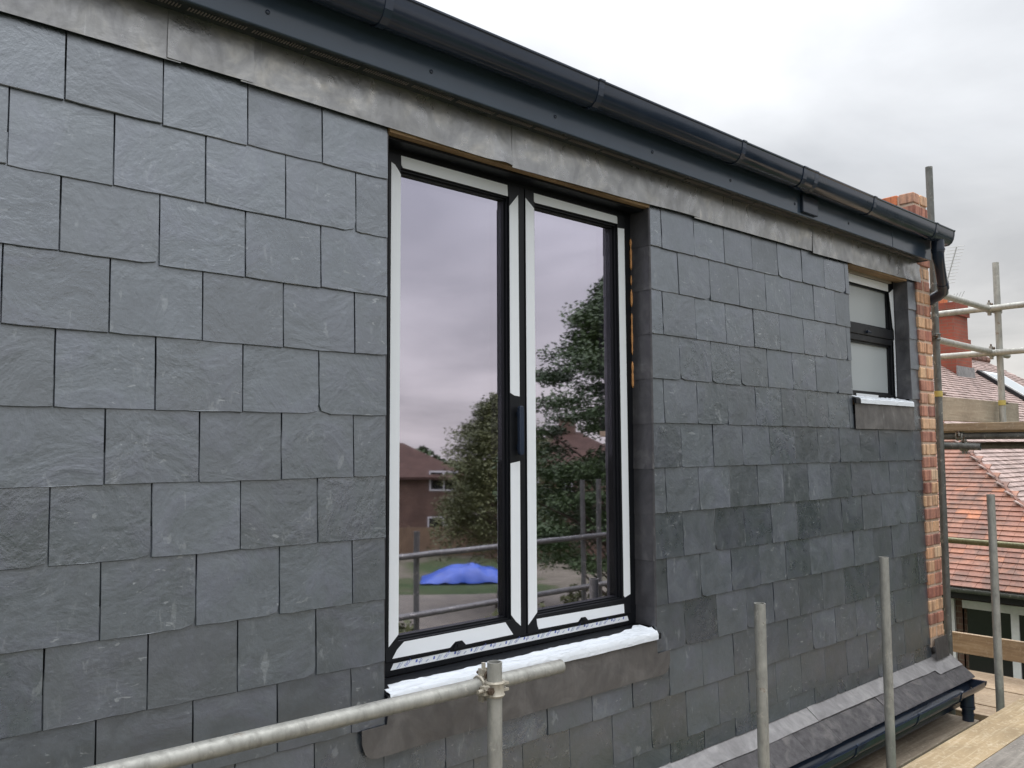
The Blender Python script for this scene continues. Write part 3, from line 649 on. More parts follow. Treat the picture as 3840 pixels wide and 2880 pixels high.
# ================================================================== PARTY WALL
pw = empty('party_wall', (4.6, .1, -2.4)); tag(pw, 'narrow buff and red brick party wall closing the right end of the slates', 'brick wall')
def pk(o): o.parent = pw; o.matrix_parent_inverse = Matrix.Translation(-Vector(pw.location)); return o
g = G(); g.box((4.497, -.0045, -2.42), (4.703, 2.6, .60)); pk(_build(g, 'mortar_core', 'mortar'))
def brick_mesh(a, b, c):
    g = G(); g.box((0, 0, 0), (a, b, c)); o = _build(g, 'brick', 'buff', None, bevel=.006); me = o.data; bpy.data.objects.remove(o); return me
hd = brick_mesh(.100, .10, .070); stf = brick_mesh(.210, .10, .070); sdm = brick_mesh(.10, .213, .071)
cache = {}
def mat_copy(me, mt):
    if (me.name, mt) not in cache: q = me.copy(); q.materials[0] = M[mt]; cache[(me.name, mt)] = q
    return cache[(me.name, mt)]
def brick(me, mt, loc):
    o = bpy.data.objects.new('brick', mat_copy(me, mt)); o.location = loc; o.rotation_euler = (random.uniform(-.012, .012), random.uniform(-.012, .012), random.uniform(-.02, .02)); link(o); pk(o); return o
random.seed(8)
zt = -1.007+.0855*19; i = 0; z = zt
while z-.0855 > -2.38:
    zb = z-.0855+.012; buff = (i % 2 == 0)
    y = -.012+random.uniform(-.003, .003)
    if not buff and random.random() < .35: brick(stf, 'red', (4.493+random.uniform(-.003, .003), y, zb))
    else:
        for q in (0, 1): brick(hd, 'buff' if (buff and random.random() < .88) or (not buff and random.random() < .15) else 'red', (4.492+q*.112+random.uniform(-.003, .003), y+random.uniform(-.003, .003), zb))
    if z > .42:
        yy = .10 if i % 2 else .10
        while yy < 2.4: brick(sdm, 'orange', (4.489, yy+random.uniform(-.002, .002), zb)); yy += .227
    z -= .0855; i += 1
g = G(); g.box((4.478, .16, .33), (4.487, 2.5, .47)); pk(_build(g, 'lead_upstand', 'lead_jamb'))
def fn(u, v): return (4.505+.205*u, -.022-.012*(1-v)+.002*nz3(u*4, v*4, 0), -2.50+.135*v)
o = sheet('foot_flashing', 8, 6, fn, 'lead_jamb', None, t=.0022); pk(o)

# ================================================================== LOWER EAVES
lo = empty('lower_roof', (2, 0, -2.6)); tag(lo, 'strip of dark concrete tiles below the slates with lead flashing and open black gutter', 'roof')
def lk_(o): o.parent = lo; o.matrix_parent_inverse = Matrix.Translation(-Vector(lo.location)); return o
SL = math.tan(R(37)); zl = lambda y: -2.492+SL*y
je = [-3.9, -2.4, -.9, .5, 1.735, 2.93, 4.22, 4.77]
for i in range(len(je)-1):
    def fn(u, v, i=i):
        x = je[i]-.02+(je[i+1]-je[i]+.02)*u; ed = .066+.006*nz3(x*2.3, 0, 0)+(.028 if i == 6 and u > .35 else 0); y = .012-(ed+.012)*v
        return (x, y, zl(y)+.0035+.003*(i % 2)+.0025*nz3(x*7, y*20, i)+(.004 if v == 0 else 0))
    lk_(sheet('lead_flashing', 30, 6, fn, 'lead_grey', None, t=.0024, off=1))
def tile_mesh():
    g = G(); ys = [.06, -.02, -.08, -.135, -.160, -.167]; a, b = 0.0015, .3035
    n = 7; vs = []
    for i in range(n):
        x = a+(b-a)*i/(n-1)
        for y in ys: vs.append((x, y, SL*y+(.0012*nz3(i*3.1, y*40, 2))-(.004 if y < -.165 else 0)))
    k = len(ys); fs = [(i*k+j, i*k+j+1, (i+1)*k+j+1, (i+1)*k+j) for i in range(n-1) for j in range(k-1)]
    me = bpy.data.meshes.new('roof_tile'); me.from_pydata(vs, [], fs); me.materials.append(M['conc']); return me
tm = tile_mesh(); x = 2.93+.018-.305*14; i = 0
while x < 4.75:
    o = bpy.data.objects.new('roof_tile', tm); o.location = (x, random.uniform(-.002, .002), -2.497+random.uniform(-.0012, .0012)); o.rotation_euler = (0, random.uniform(-.003, .003), random.uniform(-.003, .003)); link(o); lk_(o)
    md = o.modifiers.new('t', 'SOLIDIFY'); md.thickness = .016; md.offset = -1
    x += .305; i += 1
g = G(); g.box((-4, .0, -3.4), (4.70, .3, -2.62)); lk_(_build(g, 'wall', 'house_brick'))
g = G(); g.box((-4, -.115, -2.80), (4.70, -.10, -2.645)); lk_(_build(g, 'fascia_board', 'plastic'))
def half(cy, cz, r, n=12, a0=180, a1=360): return [(cy+r*math.cos(R(a0+(a1-a0)*i/n)), cz+r*math.sin(R(a0+(a1-a0)*i/n))) for i in range(n+1)]
hp = half(-.176, -2.652, .058); hp = [(-.117, -2.640)]+hp[::-1]+[(-.2365, -2.642), (-.240, -2.640), (-.2385, -2.636)]
gut2 = ext_profile('gutter', hp, -4, 4.76, 'plastic', None, t=.003, nseg=24); lk_(gut2)
for x in (.2, 1.17, 2.19, 2.98, 3.73, 4.36):
    pr_ = half(-.176, -2.652, .0625); pr_ = [(-.113, -2.636)]+pr_[::-1]+[(-.2435, -2.636), (-.2425, -2.631), (-.230, -2.630)]
    ext_profile('gutter_bracket', pr_, x-.013, x+.013, 'plastic', gut2, t=.004, nseg=1, smooth=False)
g = G(); g.prism(half(-.176, -2.640, .063, 16)+[], 0, 4.757, 4.772); _build(g, 'end_cap', 'plastic', gut2)
ou = G(); ou.path([(4.60, -.176, -2.70), (4.60, -.176, -2.77)], .042, 20); ou.path([(4.60, -.176, -2.765), (4.60, -.176, -3.6)], .035, 20); ou.path([(4.60, -.176, -2.775), (4.60, -.176, -2.79)], .045, 20); ou.path([(4.60, -.176, -2.82), (4.60, -.176, -2.83)], .0385, 20)
lk_(_build(ou, 'downpipe', 'plastic', None, auto=True))

# ================================================================== SCAFFOLD
TR = .02415
def tube(p, q, label, group=None, mat='tube', caps=True):
    p, q = Vector(p), Vector(q); base = p if p.z <= q.z else q
    g = G(); g.tube(p-base, q-base, TR, 24, .004); o = _build(g, 'scaffold_tube', mat, None, auto=True); o.location = base
    return tag(o, label, 'scaffold tube', group)
def pole(x, y, top, label, group=None, mat='tube', lean=(0, 0), bot=GZ): return tube((x-lean[0], y-lean[1], bot), (x, y, top), label, group, mat)
gi = 'standards close to the slate wall'
pole(.488, -.27, -1.792, 'short galvanised upright clamped to the handrail below the tall window', gi)
pole(1.932, -.34, -1.776, 'free-standing upright before the slates, left of the two tall bare ones', gi)
pole(3.211, -.30, -1.696, 'free-standing upright before the slates, nearer the brick party wall', gi)
pole(4.63, -.36, -1.419, 'upright in front of the orange tiled roof below the toe board', gi)
pole(4.86, .025, .875, 'tall dark upright right of the brick party wall, rising past the gutter end', 'standards of the side scaffold', 'tube_dark')
pole(6.095, .02, .362, 'pale upright at the far right against the sky', 'standards of the side scaffold', bot=-.945)
tube((-1.9, -.215, -1.853), (.845, -.215, -1.877), 'near-horizontal weathered tube crossing in front of the white sill', 'ledgers')
ga = 'rails of the side scaffold'
tube((4.78, .075, -.008), (6.3, .075, -.010), 'upper rail running from the downpipe to the far upright', ga)
tube((4.80, .075, -.346), (6.45, .075, -.362), 'middle rail running from the dark upright to the far upright', ga)
tube((6.05, -2.4, -.014), (6.05, 1.6, -.006), 'upper cross rail crossing the chimney behind', ga)
tube((6.05, -2.4, -.369), (6.05, 1.6, -.367), 'lower cross rail just above the tiled ridge', ga)
tube((6.2, -2.4, -1.925), (6.2, 1.2, -1.885), 'mossy greenish rail in front of the orange tiles', ga, 'tube_green')
gb = 'tubes under the side platform'
tube((4.99, -2.4, -1.04), (4.99, .9, -1.04), 'thick tube directly under the plank right of the party wall', gb, 'tube_dark')
tube((4.93, .03, -1.105), (4.96, -.20, -1.115), 'short tube stub with open end below the plank', gb, 'tube_dark')
tube((5.5, -2.4, -1.105), (5.5, 1.0, -1.105), 'dark tube under the far side of the platform', gb, 'tube_dark')
# outer handrails behind the camera, seen mirrored in the panes
gc = 'outer guard rail of the main scaffold'
for x, tp, lb in ((-3.4, -1.4, 'outer upright furthest left behind the viewer'), (.2, -1.4, 'outer upright behind the viewer, second along'), (2.78, -1.78, 'outer upright behind the viewer mirrored in the left pane'), (4.75, -1.42, 'outer upright mirrored in the right pane, left of a pair'), (4.98, -1.42, 'outer upright mirrored in the right pane, right of a pair')): pole(x, -3.05, tp, lb, gc, 'tube_dark')
tube((-5, -3.0, -1.98), (6.3, -3.0, -1.96), 'outer top guard rail behind the viewer', gc, 'tube_dark'); tube((-5, -3.0, -2.45), (6.3, -3.0, -2.43), 'outer toe rail behind the viewer', gc, 'tube_dark')
# couplers
def coupler(loc, a_axis, b_axis, off, label, mat='clamp', group='scaffold couplers'):
    """two-band coupler: band on a tube along a_axis at loc, second band on a tube along b_axis at loc+off"""
    root = empty('scaffold_coupler', loc); tag(root, label, 'coupler', group)
    def band(axis, c, nm, boltside):
        ax = Vector(axis).normalized(); s1 = Vector(boltside).normalized(); s2 = ax.cross(s1); c = Vector(c)
        g = G(); n = 24; prof = [(-.024, .0255), (-.024, .031), (-.019, .0335), (-.013, .030), (.013, .030), (.019, .0335), (.024, .031), (.024, .0255)]
        k = len(prof); vs = []; fs = []
        for i in range(n):
            t = 2*math.pi*i/n; rd = s1*math.cos(t)+s2*math.sin(t)
            for (h, r_) in prof: vs.append(c+rd*r_+ax*h)
        for i in range(n):
            for j in range(k): fs.append((i*k+j, i*k+(j+1) % k, ((i+1) % n)*k+(j+1) % k, ((i+1) % n)*k+j))
        g.add(vs, fs)
        for sg in (1, -1):      # ears either side
            e0 = c+s1*.030*sg
            for dz in (-.014, .006):
                u_ = [e0+ax*dz-s2*.011, e0+ax*(dz+.008)-s2*.011, e0+ax*(dz+.008)+s2*.011, e0+ax*dz+s2*.011]
                g.add(u_+[p+s1*.022*sg for p in u_], [(0, 1, 2, 3), (7, 6, 5, 4), (0, 4, 5, 1), (1, 5, 6, 2), (2, 6, 7, 3), (3, 7, 4, 0)])
        _build(g, nm, mat, root, auto=True)
        b = G(); p = c+s1*.034; b.path([p+s2*-.03, p+s2*.03], .0055, 10); b.path([p+s2*.016, p+s2*.026], .0125, 6); _build(b, 'bolt', 'bolt', root, auto=True)
        b = G(); p = c+s1*.030; b.path([p, p+s1*.006], .017, 16); b.path([p+s1*.006, p+s1*.018], .0125, 6); b.path([p+s1*.018, p+s1*.040], .0068, 10); _build(b, 'bolt', 'bolt' if mat != 'clamp' else 'clamp', root, auto=True)
    va = Vector(a_axis); vo = Vector(off); side = va.cross(vo)
    band(a_axis, (0, 0, 0), 'upright_band', side if side.length > 1e-4 else va.orthogonal())
    band(b_axis, off, 'rail_band', Vector((0, 0, 1)) if abs(Vector(b_axis).normalized().z) < .5 else va.orthogonal())
    return root
coupler((.488, -.27, -1.874), (0, 0, 1), (1, 0, 0), (0, .055, 0), 'cream steel coupler joining the short upright and the handrail')
coupler((6.095, .02, -.01), (0, 0, 1), (1, 0, 0), (-.02, .055, 0), 'coupler at the upper rail on the far pale upright', 'tube')
coupler((6.095, .02, -.365), (0, 0, 1), (1, 0, 0), (-.02, .055, 0), 'coupler at the lower rail on the far pale upright', 'tube')
coupler((4.86, .025, -.345), (0, 0, 1), (1, 0, 0), (0, .05, 0), 'dark coupler on the tall upright beside the party wall', 'tube_dark')
coupler((4.99, -.06, -1.04), (0, 1, 0), (0, 1, 0), (-.02, -.03, -.072), 'grey coupler hanging under the plank right of the party wall', 'tube')
coupler((5.5, -.40, -1.105), (0, 1, 0), (1, 0, 0), (0, 0, .055), 'black coupler under the far side of the platform', 'tube_dark')
def clip(loc, label):
    root = empty('board_clip', loc); tag(root, label, 'clip', 'yellow board clips'); g = G(); g.path([(0, 0, -.02), (0, 0, .02)], .0275, 20); _build(g, 'band', 'clamp_y', root, auto=True)
    g = G(); g.path([(.025, -.01, 0), (.062, -.02, .0)], .008, 8); _build(g, 'bolt', 'bolt', root)
clip((4.86, .025, -.745), 'yellow clip on the dark upright above the toe board'); clip((6.094, .02, -.768), 'yellow clip on the pale upright at the toe board')
# boards
def board(a, b, mat, label, group, name='scaffold_board', bevel=.003, jit=.0):
    a, b = Vector(a), Vector(b); c = (a+b)/2; c.z = min(a.z, b.z); g = G(); g.box(a-c, b-c)
    o = _build(g, name, mat, None, bevel=bevel); o.location = c; o.rotation_euler.z = jit
    return tag(o, label, 'board', group)
PZ = -2.60
board((-4, -.785, PZ-.038), (6.2, -.56, PZ), 'board_tan', 'tan flecked board nearest the wall in the bottom right corner', 'main platform boards')
for i in range(9):
    y1 = -.795-.232*i
    board((-4, y1-.225, PZ-.04), (6.0+random.uniform(-.2, .2), y1, PZ+.006-.012*(i % 2)), 'board_grey' if i == 0 else 'board_dark', 'grey weathered board beside the tan one in the bottom right corner' if i == 0 else f'platform board {["second","third","fourth","fifth","sixth","seventh","eighth","ninth"][i-1]} out from the wall behind the tan one', 'main platform boards')
board((-3, -.205, -2.905), (4.66, -.005, -2.867), 'board', 'weathered plank lying directly under the lower open gutter', 'lower boards', jit=R(-.25))
for i in range(5):
    x0_ = 6.085-.235*(i+1); board((x0_, -3.0, -2.94), (x0_+.228, .62-.03*(i % 2), -2.902+.004*(i % 2)), 'board_y', ['cross board furthest from the party wall on the low side platform', 'second cross board on the low side platform', 'middle cross board on the low side platform', 'fourth cross board on the low side platform', 'cross board nearest the lower gutter end'][i], 'low side platform boards')
board((6.10, -3.0, -2.785), (6.14, .60, -2.625), 'board_y', 'upright toe board along the low platform in front of the white window frames', 'toe boards', 'toe_board')
board((4.93, .075, -.925), (6.655, .113, -.752), 'toe', 'brown toe board standing behind the two uprights', 'toe boards', 'toe_board')
for i in range(4):
    x0_ = 4.95+.24*i; board((x0_, -3.0, -1.004), (x0_+.228, 1.1, -.950+.003*(i % 2)), 'board_y', ['plank edge level with the eye right of the party wall', 'second plank of the upper side platform', 'third plank of the upper side platform', 'outermost plank of the upper side platform'][i], 'upper side platform planks')

# ================================================================== NEIGHBOUR'S HOUSE
nh = empty('neighbour_house', (14, 4, GZ)); tag(nh, 'neighbouring house with hipped orange clay tile roof, chimney and white window frames', 'house')
def nk(o): o.parent = nh; o.matrix_parent_inverse = Matrix.Translation(-Vector(nh.location)); return o
EX, EY, EZ = 10.0, .205, -2.84; PT = R(35.5); RUN = 5.5; L2 = 18
rz = EZ+RUN*math.tan(PT)
g = G(); x1_, y1_ = EX+L2, EY+2*RUN
g.add([(EX, EY, EZ), (x1_, EY, EZ), (x1_, y1_, EZ), (EX, y1_, EZ), (EX+RUN, EY+RUN, rz), (x1_-RUN, EY+RUN, rz)], [(0, 4, 3), (0, 1, 5, 4), (1, 2, 5), (2, 3, 4, 5), (0, 3, 2, 1)])
roof = nk(_build(g, 'roof', 'house_tile'))
ct, st_ = math.cos(PT), math.sin(PT)
def tile_m():
    g = G(); g.add([(-.081, 0, .027), (.081, 0, .027), (.081, .15, .006), (-.081, .15, .006), (-.081, 0, .010), (.081, 0, .010), (.081, .15, -.008), (-.081, .15, -.008)], [(0, 1, 2, 3), (4, 7, 6, 5), (0, 4, 5, 1), (1, 5, 6, 2), (2, 6, 7, 3), (3, 7, 4, 0)])
    me = bpy.data.meshes.new('roof_tile'); me.from_pydata(g.v, [], g.f); me.materials.append(M['clay']); return me
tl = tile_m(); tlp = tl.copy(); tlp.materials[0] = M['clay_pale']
# face A faces -x : local x -> -y world, local y -> up slope
mA = Matrix(((0, ct, -st_), (-1, 0, 0), (0, st_, ct))); mB = Matrix(((1, 0, 0), (0, ct, -st_), (0, st_, ct)))
cand = []; rest = G(); restB = G(); random.seed(4)
for r_ in range(int(RUN/ct/.1)):
    s_ = .1*r_-.03; hx = max(s_, 0)*ct
    n = int((2*RUN-2*hx)/.165)
    for q in range(n):
        y = EY+hx+.06+.165*q+(.0825 if r_ % 2 else 0)
        if y > y1_-hx: continue
        p = Vector((EX+s_*ct, y, EZ+s_*st_)); cand.append(((p-CAM).length+(50 if y > 3.4 or s_ > 2.5 else 0), p))
cand.sort(key=lambda t: t[0])
for i, (d, p) in enumerate(cand):
    jz = random.uniform(-.003, .003)
    if i < 300:
        o = bpy.data.objects.new('roof_tile', tl); o.matrix_world = Matrix.Translation(p) @ (mA @ Matrix.Rotation(random.uniform(-.02, .02), 3, 'X') @ Matrix.Rotation(random.uniform(-.012, .012), 3, 'Z')).to_4x4()
        link(o); loc = o.matrix_world.copy(); o.parent = roof; o.matrix_parent_inverse = Matrix.Identity(4); o.matrix_basis = loc
    elif p.y < 6: rest.add([mA @ v.co+p for v in tl.vertices], [tuple(f.vertices) for f in tl.polygons])
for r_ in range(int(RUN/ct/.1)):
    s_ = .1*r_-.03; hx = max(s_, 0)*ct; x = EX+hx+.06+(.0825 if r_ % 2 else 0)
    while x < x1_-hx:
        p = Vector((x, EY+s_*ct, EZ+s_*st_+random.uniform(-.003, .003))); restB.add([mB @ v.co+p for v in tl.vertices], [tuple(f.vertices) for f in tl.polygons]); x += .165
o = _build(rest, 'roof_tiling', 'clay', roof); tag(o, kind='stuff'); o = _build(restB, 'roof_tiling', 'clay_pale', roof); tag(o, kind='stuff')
g = G()
for i in range(40):
    t = i/40; p = Vector((EX, EY, EZ)).lerp(Vector((EX+RUN, EY+RUN, rz)), t); q = Vector((EX, EY, EZ)).lerp(Vector((EX+RUN, EY+RUN, rz)), t+.027); g.path([p+Vector((0, 0, .012)), q+Vector((0, 0, .008))], [.03, .026], 6)
_build(g, 'hip_tiles', 'clay', roof)
g = G(); x = EX+RUN
while x < x1_-RUN: g.path([(x, EY+RUN, rz+.03), (x+.3, EY+RUN, rz+.022)], [.12, .11], 10); x += .3
_build(g, 'ridge_tiles', 'clay', roof)
for o in list(col.objects):
    if o.parent is roof and not o.name.startswith('roof_tile'): o.matrix_parent_inverse = Matrix.Identity(4)
for o in list(col.objects):
    if o.name.startswith('roof_tiling'): o.matrix_parent_inverse = Matrix.Identity(4)
g = G(); g.box((EX+.35, EY+.35, GZ), (x1_-.35, y1_-.35, EZ-.02)); nk(_build(g, 'wall', 'house_brick'))
g = G(); g.box((EX+.02, EY, EZ-.16), (EX+.05, y1_, EZ-.02)); g.box((EX+.05, EY, EZ-.14), (EX+.36, y1_, EZ-.12)); nk(_build(g, 'eaves_board', 'membrane'))
g = G(); g.add(*[(lambda a: a)(None)]*0) if False else None
prg = [(EX-.05+.055*math.cos(R(a)), EZ-.02+.055*math.sin(R(a))) for a in range(180, 361, 15)]
gv = [(px, y, pz) for y in (EY-.1, y1_) for (px, pz) in prg]; k = len(prg)
o = obj('gutter', gv, [(i, i+1, k+i+1, k+i) for i in range(k-1)], 'tube_dark', None, True); nk(o); solidify(o, .004)
# window band under the eaves
WXN = EX+.33
wf = G(); z1w, z0w = -3.06, -4.2
def nwin(y0, y1, name='window'):
    g = G(); fr = [(y0, y1, z0w, z1w)]
    g.box((WXN-.03, y0, z1w-.10), (WXN+.03, y1, z1w)); g.box((WXN-.03, y0, z0w), (WXN+.03, y1, z0w+.07))
    ys = [y0+(y1-y0)*i/2 for i in range(3)]
    for i, y in enumerate(ys): g.box((WXN-.028, y-(.045 if 0 < i < 2 else 0), z0w+.07), (WXN+.028, y+(.045 if i < 2 else 0)+(.0 if i else .03), z1w-.10))
    o = nk(_build(g, name, 'white'))
    for i in range(2):
        p = G(); p.box((WXN-.004, ys[i]+.046, z0w+.071), (WXN+.004, ys[i+1]-.046, z1w-.101)); q = _build(p, 'pane', 'dark_glass', o)
for (a, b) in ((.75, 1.95), (2.05, 3.25)): nwin(a, b)
# chimney and rooflight
ch = G(); ch.box((18.1, 4.75, .0), (18.98, 5.45, 1.25)); ch.box((18.14, 4.79, 1.25), (18.94, 5.41, 1.75)); ch.box((18.1, 4.75, 1.75), (18.98, 5.45, 1.86)); ch.box((18.06, 4.71, 1.86), (19.02, 5.49, 1.94)); ch.box((18.12, 4.77, 1.94), (18.96, 5.43, 2.02))
chim = nk(_build(ch, 'chimney', 'chim'))
g = G(); g.tube((18.36, 5.1, 2.02), (18.36, 5.1, 2.36), .12, 14, .02); _build(g, 'chimney_pot', 'orange', chim, auto=True)
g = G(); g.prism([(4.60, zl2) for zl2 in ()] or [(4.55, .20), (4.74, .30), (4.74, .62), (4.72, .62), (4.70, .36)], 0, 18.05, 19.03); _build(g, 'lead_apron', 'lead_grey', chim)
def onB(x, s_, h): return Vector((x, EY+s_*ct-h*st_, EZ+s_*st_+h*ct))
def slab(nm, x0, x1, s0, s1, h0, h1, mat, par):
    g = G(); c = [(x0, s0), (x1, s0), (x1, s1), (x0, s1)]; g.add([onB(x, s_, h0) for x, s_ in c]+[onB(x, s_, h1) for x, s_ in c], [(3, 2, 1, 0), (4, 5, 6, 7), (0, 1, 5, 4), (1, 2, 6, 5), (2, 3, 7, 6), (3, 0, 4, 7)]); return _build(g, nm, mat, par)
rl = nk(slab('rooflight', 19.75, 21.1, 4.3, 5.85, .02, .10, 'membrane', None)); slab('frame', 19.83, 21.02, 4.38, 5.77, .1005, .125, 'white', rl); slab('pane', 19.93, 20.92, 4.48, 5.67, .126, .13, 'frost', rl)
# aerial
ae = empty('tv_aerial', (19.06, 5.2, .9)); tag(ae, 'tall TV aerial on a mast strapped to the far chimney', 'aerial')
def ak(gm, nm): o = _build(gm, nm, 'metal'); o.parent = ae; o.matrix_parent_inverse = Matrix.Translation(-Vector(ae.location)); return o
g = G(); g.path([(19.25, 5.2, .6), (19.08, 5.2, 1.6), (18.98, 5.2, 2.55)], .022, 8); ak(g, 'mast')
bm0, bm1 = Vector((18.93, 5.2, 2.58)), Vector((19.08, 5.0, 3.42))
g = G(); g.path([bm0, bm1], .014, 6); ak(g, 'boom')
for i in range(12):
    p = bm0.lerp(bm1, i/11); q = G(); q.path([p+Vector((-.17, .12, -.02)), p+Vector((.17, -.12, .04))], .007, 5); ak(q, 'element')
g = G(); g.path([(19.02, 5.2, 2.2), (19.25, 5.0, 2.28)], .012, 6); ak(g, 'boom')
for i in range(5):
    p = Vector((19.02, 5.2, 2.2)).lerp(Vector((19.25, 5.0, 2.28)), i/4); q = G(); q.path([p+Vector((-.04, .05, -.12)), p+Vector((.04, -.05, .14))], .007, 5); ak(q, 'element')

g = G(); ca_, sa_ = math.cos(R(38)), math.sin(R(38)); q_ = [(-14, -4.6), (16, -4.6), (16, 4.2), (-14, 4.2)]
g.add([(19.5+a*ca_-b*sa_, -21.2+a*sa_+b*ca_, GZ+.02) for a, b in q_], [(0, 1, 2, 3)]); tag(_build(g, 'patio', 'patio'), kind='structure')
# ================================================================== GARDENS BEHIND THE VIEWER (mirrored in the panes)
def house(cx, cy, rot, wd, dp, eave, ridge, wall, label, wins):
    root = empty('house', (cx, cy, GZ)); root.rotation_euler.z = rot; tag(root, label, 'house', 'houses across the gardens')
    h = eave-GZ; rh = ridge-GZ
    g = G(); g.box((-wd/2, -dp/2, 0), (wd/2, dp/2, h)); _build(g, 'wall', wall, root)
    g = G(); a, b = wd/2+.35, dp/2+.35; hp_ = min(a, b)*.95
    g.add([(-a, -b, h-.05), (a, -b, h-.05), (a, b, h-.05), (-a, b, h-.05), (-a+hp_, 0, rh), (a-hp_, 0, rh), (-a, -b, h-.2), (a, -b, h-.2), (a, b, h-.2), (-a, b, h-.2)], [(0, 1, 5, 4), (1, 2, 5), (2, 3, 4, 5), (3, 0, 4), (9, 8, 7, 6), (0, 6, 7, 1), (1, 7, 8, 2), (2, 8, 9, 3), (3, 9, 6, 0)])
    rf = _build(g, 'roof', 'house_tile', root); g = G(); g.box((-.5, -.3, rh-1), (.5, .3, rh+.9)); _build(g, 'chimney', 'house_brick', rf)
    for (x, z, w_, hh) in wins:
        g = G(); g.ring((x-w_/2, x+w_/2, z, z+hh), (x-w_/2+.09, x+w_/2-.09, z+.09, z+hh-.09), -dp/2-.05, -dp/2+.05); g.box((x-.045, -dp/2-.045, z+.09), (x+.045, -dp/2+.04, z+hh-.09)); g.box((x-w_/2+.09, -dp/2-.04, z+hh*.62), (x-.046, -dp/2+.03, z+hh*.62+.06)); f_ = _build(g, 'window', 'white', root)
        p = G(); p.box((x-w_/2+.09, -dp/2-.02, z+.09), (x+w_/2-.09, -dp/2+.02, z+hh-.09)); _build(p, 'pane', 'dark_glass', f_)
    return root
wins = [(-3.4, 2.9+.7, 1.7, 1.15), (2.3, 3.6, 1.7, 1.15), (-3.4, .7, 1.9, 1.4), (2.3, .7, 1.9, 1.4), (0, 3.7, .8, 1.0)]
def fr(px): return 0
house(29.2, -42.7, R(36)+math.pi, 9.5, 8, -2.75, -.75, 'house_brick', 'red brick house with a hipped roof mirrored in the left pane', wins)
house(35.5, -33.0, R(48)+math.pi, 9, 8, -2.3, -.2, 'house_brick', 'brick house behind the trees mirrored in the right pane', wins)
house(12, -48, R(18)+math.pi, 10, 8, -2.6, -.4, 'house_brick', 'brick house left of the red brick one, behind the viewer', wins)
house(-6, -46, R(0)+math.pi, 10, 8, -2.6, -.4, 'render', 'rendered house straight across the gardens behind the viewer', wins)
house(-24, -42, R(-20)+math.pi, 10, 8, -2.6, -.4, 'house_brick', 'brick house furthest left across the gardens', wins)
def tree(loc, H, rad, label, mat='leaf', n=9000, leaf=.12, seed=0, clumps=170, flat=.45, wispy=0.0, group='garden trees behind the viewer'):
    rn = random.Random(seed); root = empty('tree', loc); tag(root, label, 'tree', group)
    g = G(); g.path([(0, 0, 0), (rn.uniform(-.2, .2), rn.uniform(-.2, .2), H*.3), (rn.uniform(-.3, .3), rn.uniform(-.3, .3), H*.62), (0, 0, H*.9)], [H*.028, H*.022, H*.013, H*.004], 9)
    cl = []
    for i in range(clumps):
        t = rn.uniform(.34, 1.0); a = rn.uniform(0, 6.283); rr = rad*math.sin(min(t*.92+.10, 1)*math.pi)**.6*rn.random()**.45
        c = Vector((math.cos(a)*rr, math.sin(a)*rr, H*t)); cl.append((c, rad*rn.uniform(.13, .27)))
        if i % 2 == 0: st0 = Vector((0, 0, H*max(.18, t-.16))); mid = st0.lerp(c, .5)+Vector((0, 0, rn.uniform(-.1, .3))); g.path([st0, mid, c], [H*.004, H*.0028, H*.0012], 5)
    _build(g, 'trunk', 'bark', root, True)
    L = G(); vs, fs = [], []
    for (c, r_) in cl:
        for _ in range(n//len(cl)):
            d = Vector((rn.gauss(0, 1), rn.gauss(0, 1), rn.gauss(0, .62))); d.normalize(); d.z *= flat; p = c+d*r_*(rn.random()**.5)*1.25; p.z -= wispy*rn.random()**2
            s_ = leaf*rn.uniform(.6, 1.4); a = Vector((rn.gauss(0, 1), rn.gauss(0, 1), rn.gauss(0, .5))).normalized()*s_; b = a.orthogonal().normalized()*s_*.5
            k = len(vs); vs += [p-a, p+b, p+a, p-b]; fs.append((k, k+1, k+2, k+3))
    obj('crown', vs, fs, mat, root); return root
tree((14.9, -11.0, GZ), 10.3, 2.7, 'large layered tree mirrored in the right pane', n=85000, leaf=.052, seed=1)
tree((20.6, -22.2, GZ), 8.2, 2.5, 'feathery willow-like tree mirrored beside the pull handle', 'leaf2', n=50000, leaf=.055, seed=2, wispy=1.2)
tree((23.5, -11.5, GZ), 6.3, 2.4, 'rounded tree behind the layered mirrored tree', n=9000, leaf=.12, seed=3)
tree((24.5, -16.5, GZ), 8.0, 3.4, 'broad tree behind the layered one', n=9000, leaf=.14, seed=4)
tree((20.0, -9.0, GZ), 8.5, 3.4, 'broad tree right of the layered one', n=9000, leaf=.14, seed=5)
tree((3.0, -26.0, GZ), 6.5, 2.8, 'garden tree left of the blue tarpaulin', 'leaf2', n=8000, leaf=.14, seed=6)
tree((-8.0, -22.0, GZ), 6.0, 2.8, 'garden tree behind the viewer to the left', n=8000, leaf=.14, seed=7)
fw_ = G(); rn = random.Random(9); vs, fs = [], []
for i in range(26000):
    a = R(rn.uniform(95, 265)); rr = rn.uniform(62, 74); h = 4.5+3.2*abs(nz3(a*9, 1, 0))+1.5*nz3(a*31, 2, 0); p = Vector((math.cos(a-math.pi/2-R(0))*0, 0, 0)); p = Vector((math.sin(a)*rr, math.cos(a)*rr, GZ+h*rn.random()**.6))
    s_ = rn.uniform(.25, .55); q = Vector((rn.gauss(0, 1), rn.gauss(0, 1), rn.gauss(0, .6))).normalized()*s_; b = q.orthogonal().normalized()*s_*.6; k = len(vs); vs += [p-q, p+b, p+q, p-b]; fs.append((k, k+1, k+2, k+3))
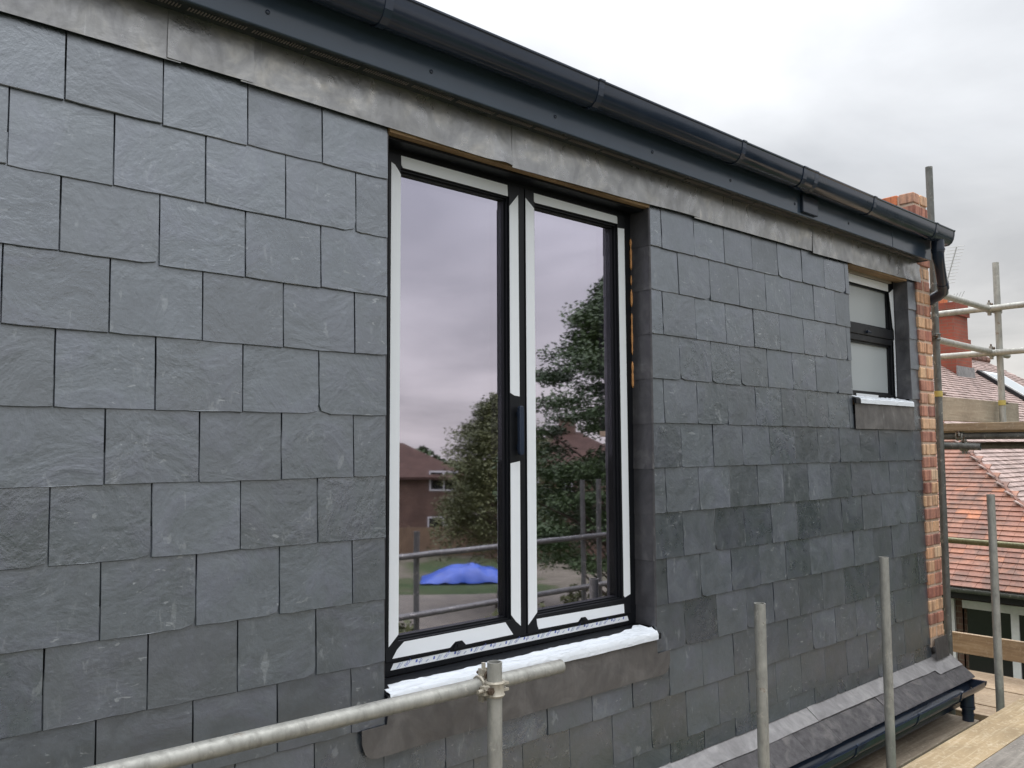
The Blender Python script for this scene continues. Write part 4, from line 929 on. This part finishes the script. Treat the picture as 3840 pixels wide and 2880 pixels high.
o = obj('far_trees', vs, fs, 'leaf'); tag(o, 'distant belt of trees along the horizon behind the viewer', 'trees', kind='stuff')
# shrubs of the garden
vs, fs = [], []
for i in range(70):
    a = R(rn.uniform(100, 260)); rr = rn.uniform(16, 52); c = Vector((math.sin(a)*rr, math.cos(a)*rr, GZ)); r_ = rn.uniform(.5, 1.5)
    for _ in range(260):
        d = Vector((rn.gauss(0, 1), rn.gauss(0, 1), abs(rn.gauss(0, .8)))).normalized(); p = c+d*r_*(rn.random()**.4); s_ = rn.uniform(.06, .18); q = Vector((rn.gauss(0, 1), rn.gauss(0, 1), rn.gauss(0, .6))).normalized()*s_; b = q.orthogonal().normalized()*s_*.6; k = len(vs); vs += [p-q, p+b, p+q, p-b]; fs.append((k, k+1, k+2, k+3))
o = obj('garden_shrubs', vs, fs, 'leaf2'); tag(o, 'low garden shrubs scattered behind the viewer', 'shrubs', kind='stuff')
def fnt(u, v):
    a = (u-.5)*4.2; b = (v-.5)*2.4; h = .7*max(0, 1-(a/2.1)**2)*max(0, 1-(b/1.2)**2)**.6+.12*nz3(a*2, b*2, 0); return (23.9+a*.78+b*.62, -28.3+a*.62-b*.78, GZ+.06+max(h, 0))
o = sheet('tarpaulin', 30, 18, fnt, 'tarp', None, t=.01); tag(o, 'bright blue tarpaulin over a heap in the garden, mirrored in the left pane', 'tarpaulin')
for (x, y, a, L_, lab) in ((30, -35, 36, 22, 'wooden garden fence beyond the blue tarpaulin'), (21, -37, -54, 12, 'wooden fence between the two mirrored gardens')):
    root = empty('garden_fence', (x, y, GZ)); root.rotation_euler.z = R(a); tag(root, lab, 'fence', 'garden fences')
    n = int(L_/1.8)
    for i in range(n+1):
        g = G(); g.box((i*1.8-.05-L_/2, -.05, 0), (i*1.8+.05-L_/2, .05, 1.75)); _build(g, 'post', 'fence', root)
        if i < n: g = G(); g.box((i*1.8+.052-L_/2, -.02, .05), (i*1.8+1.748-L_/2, .02, 1.65)); _build(g, 'panel', 'fence', root)
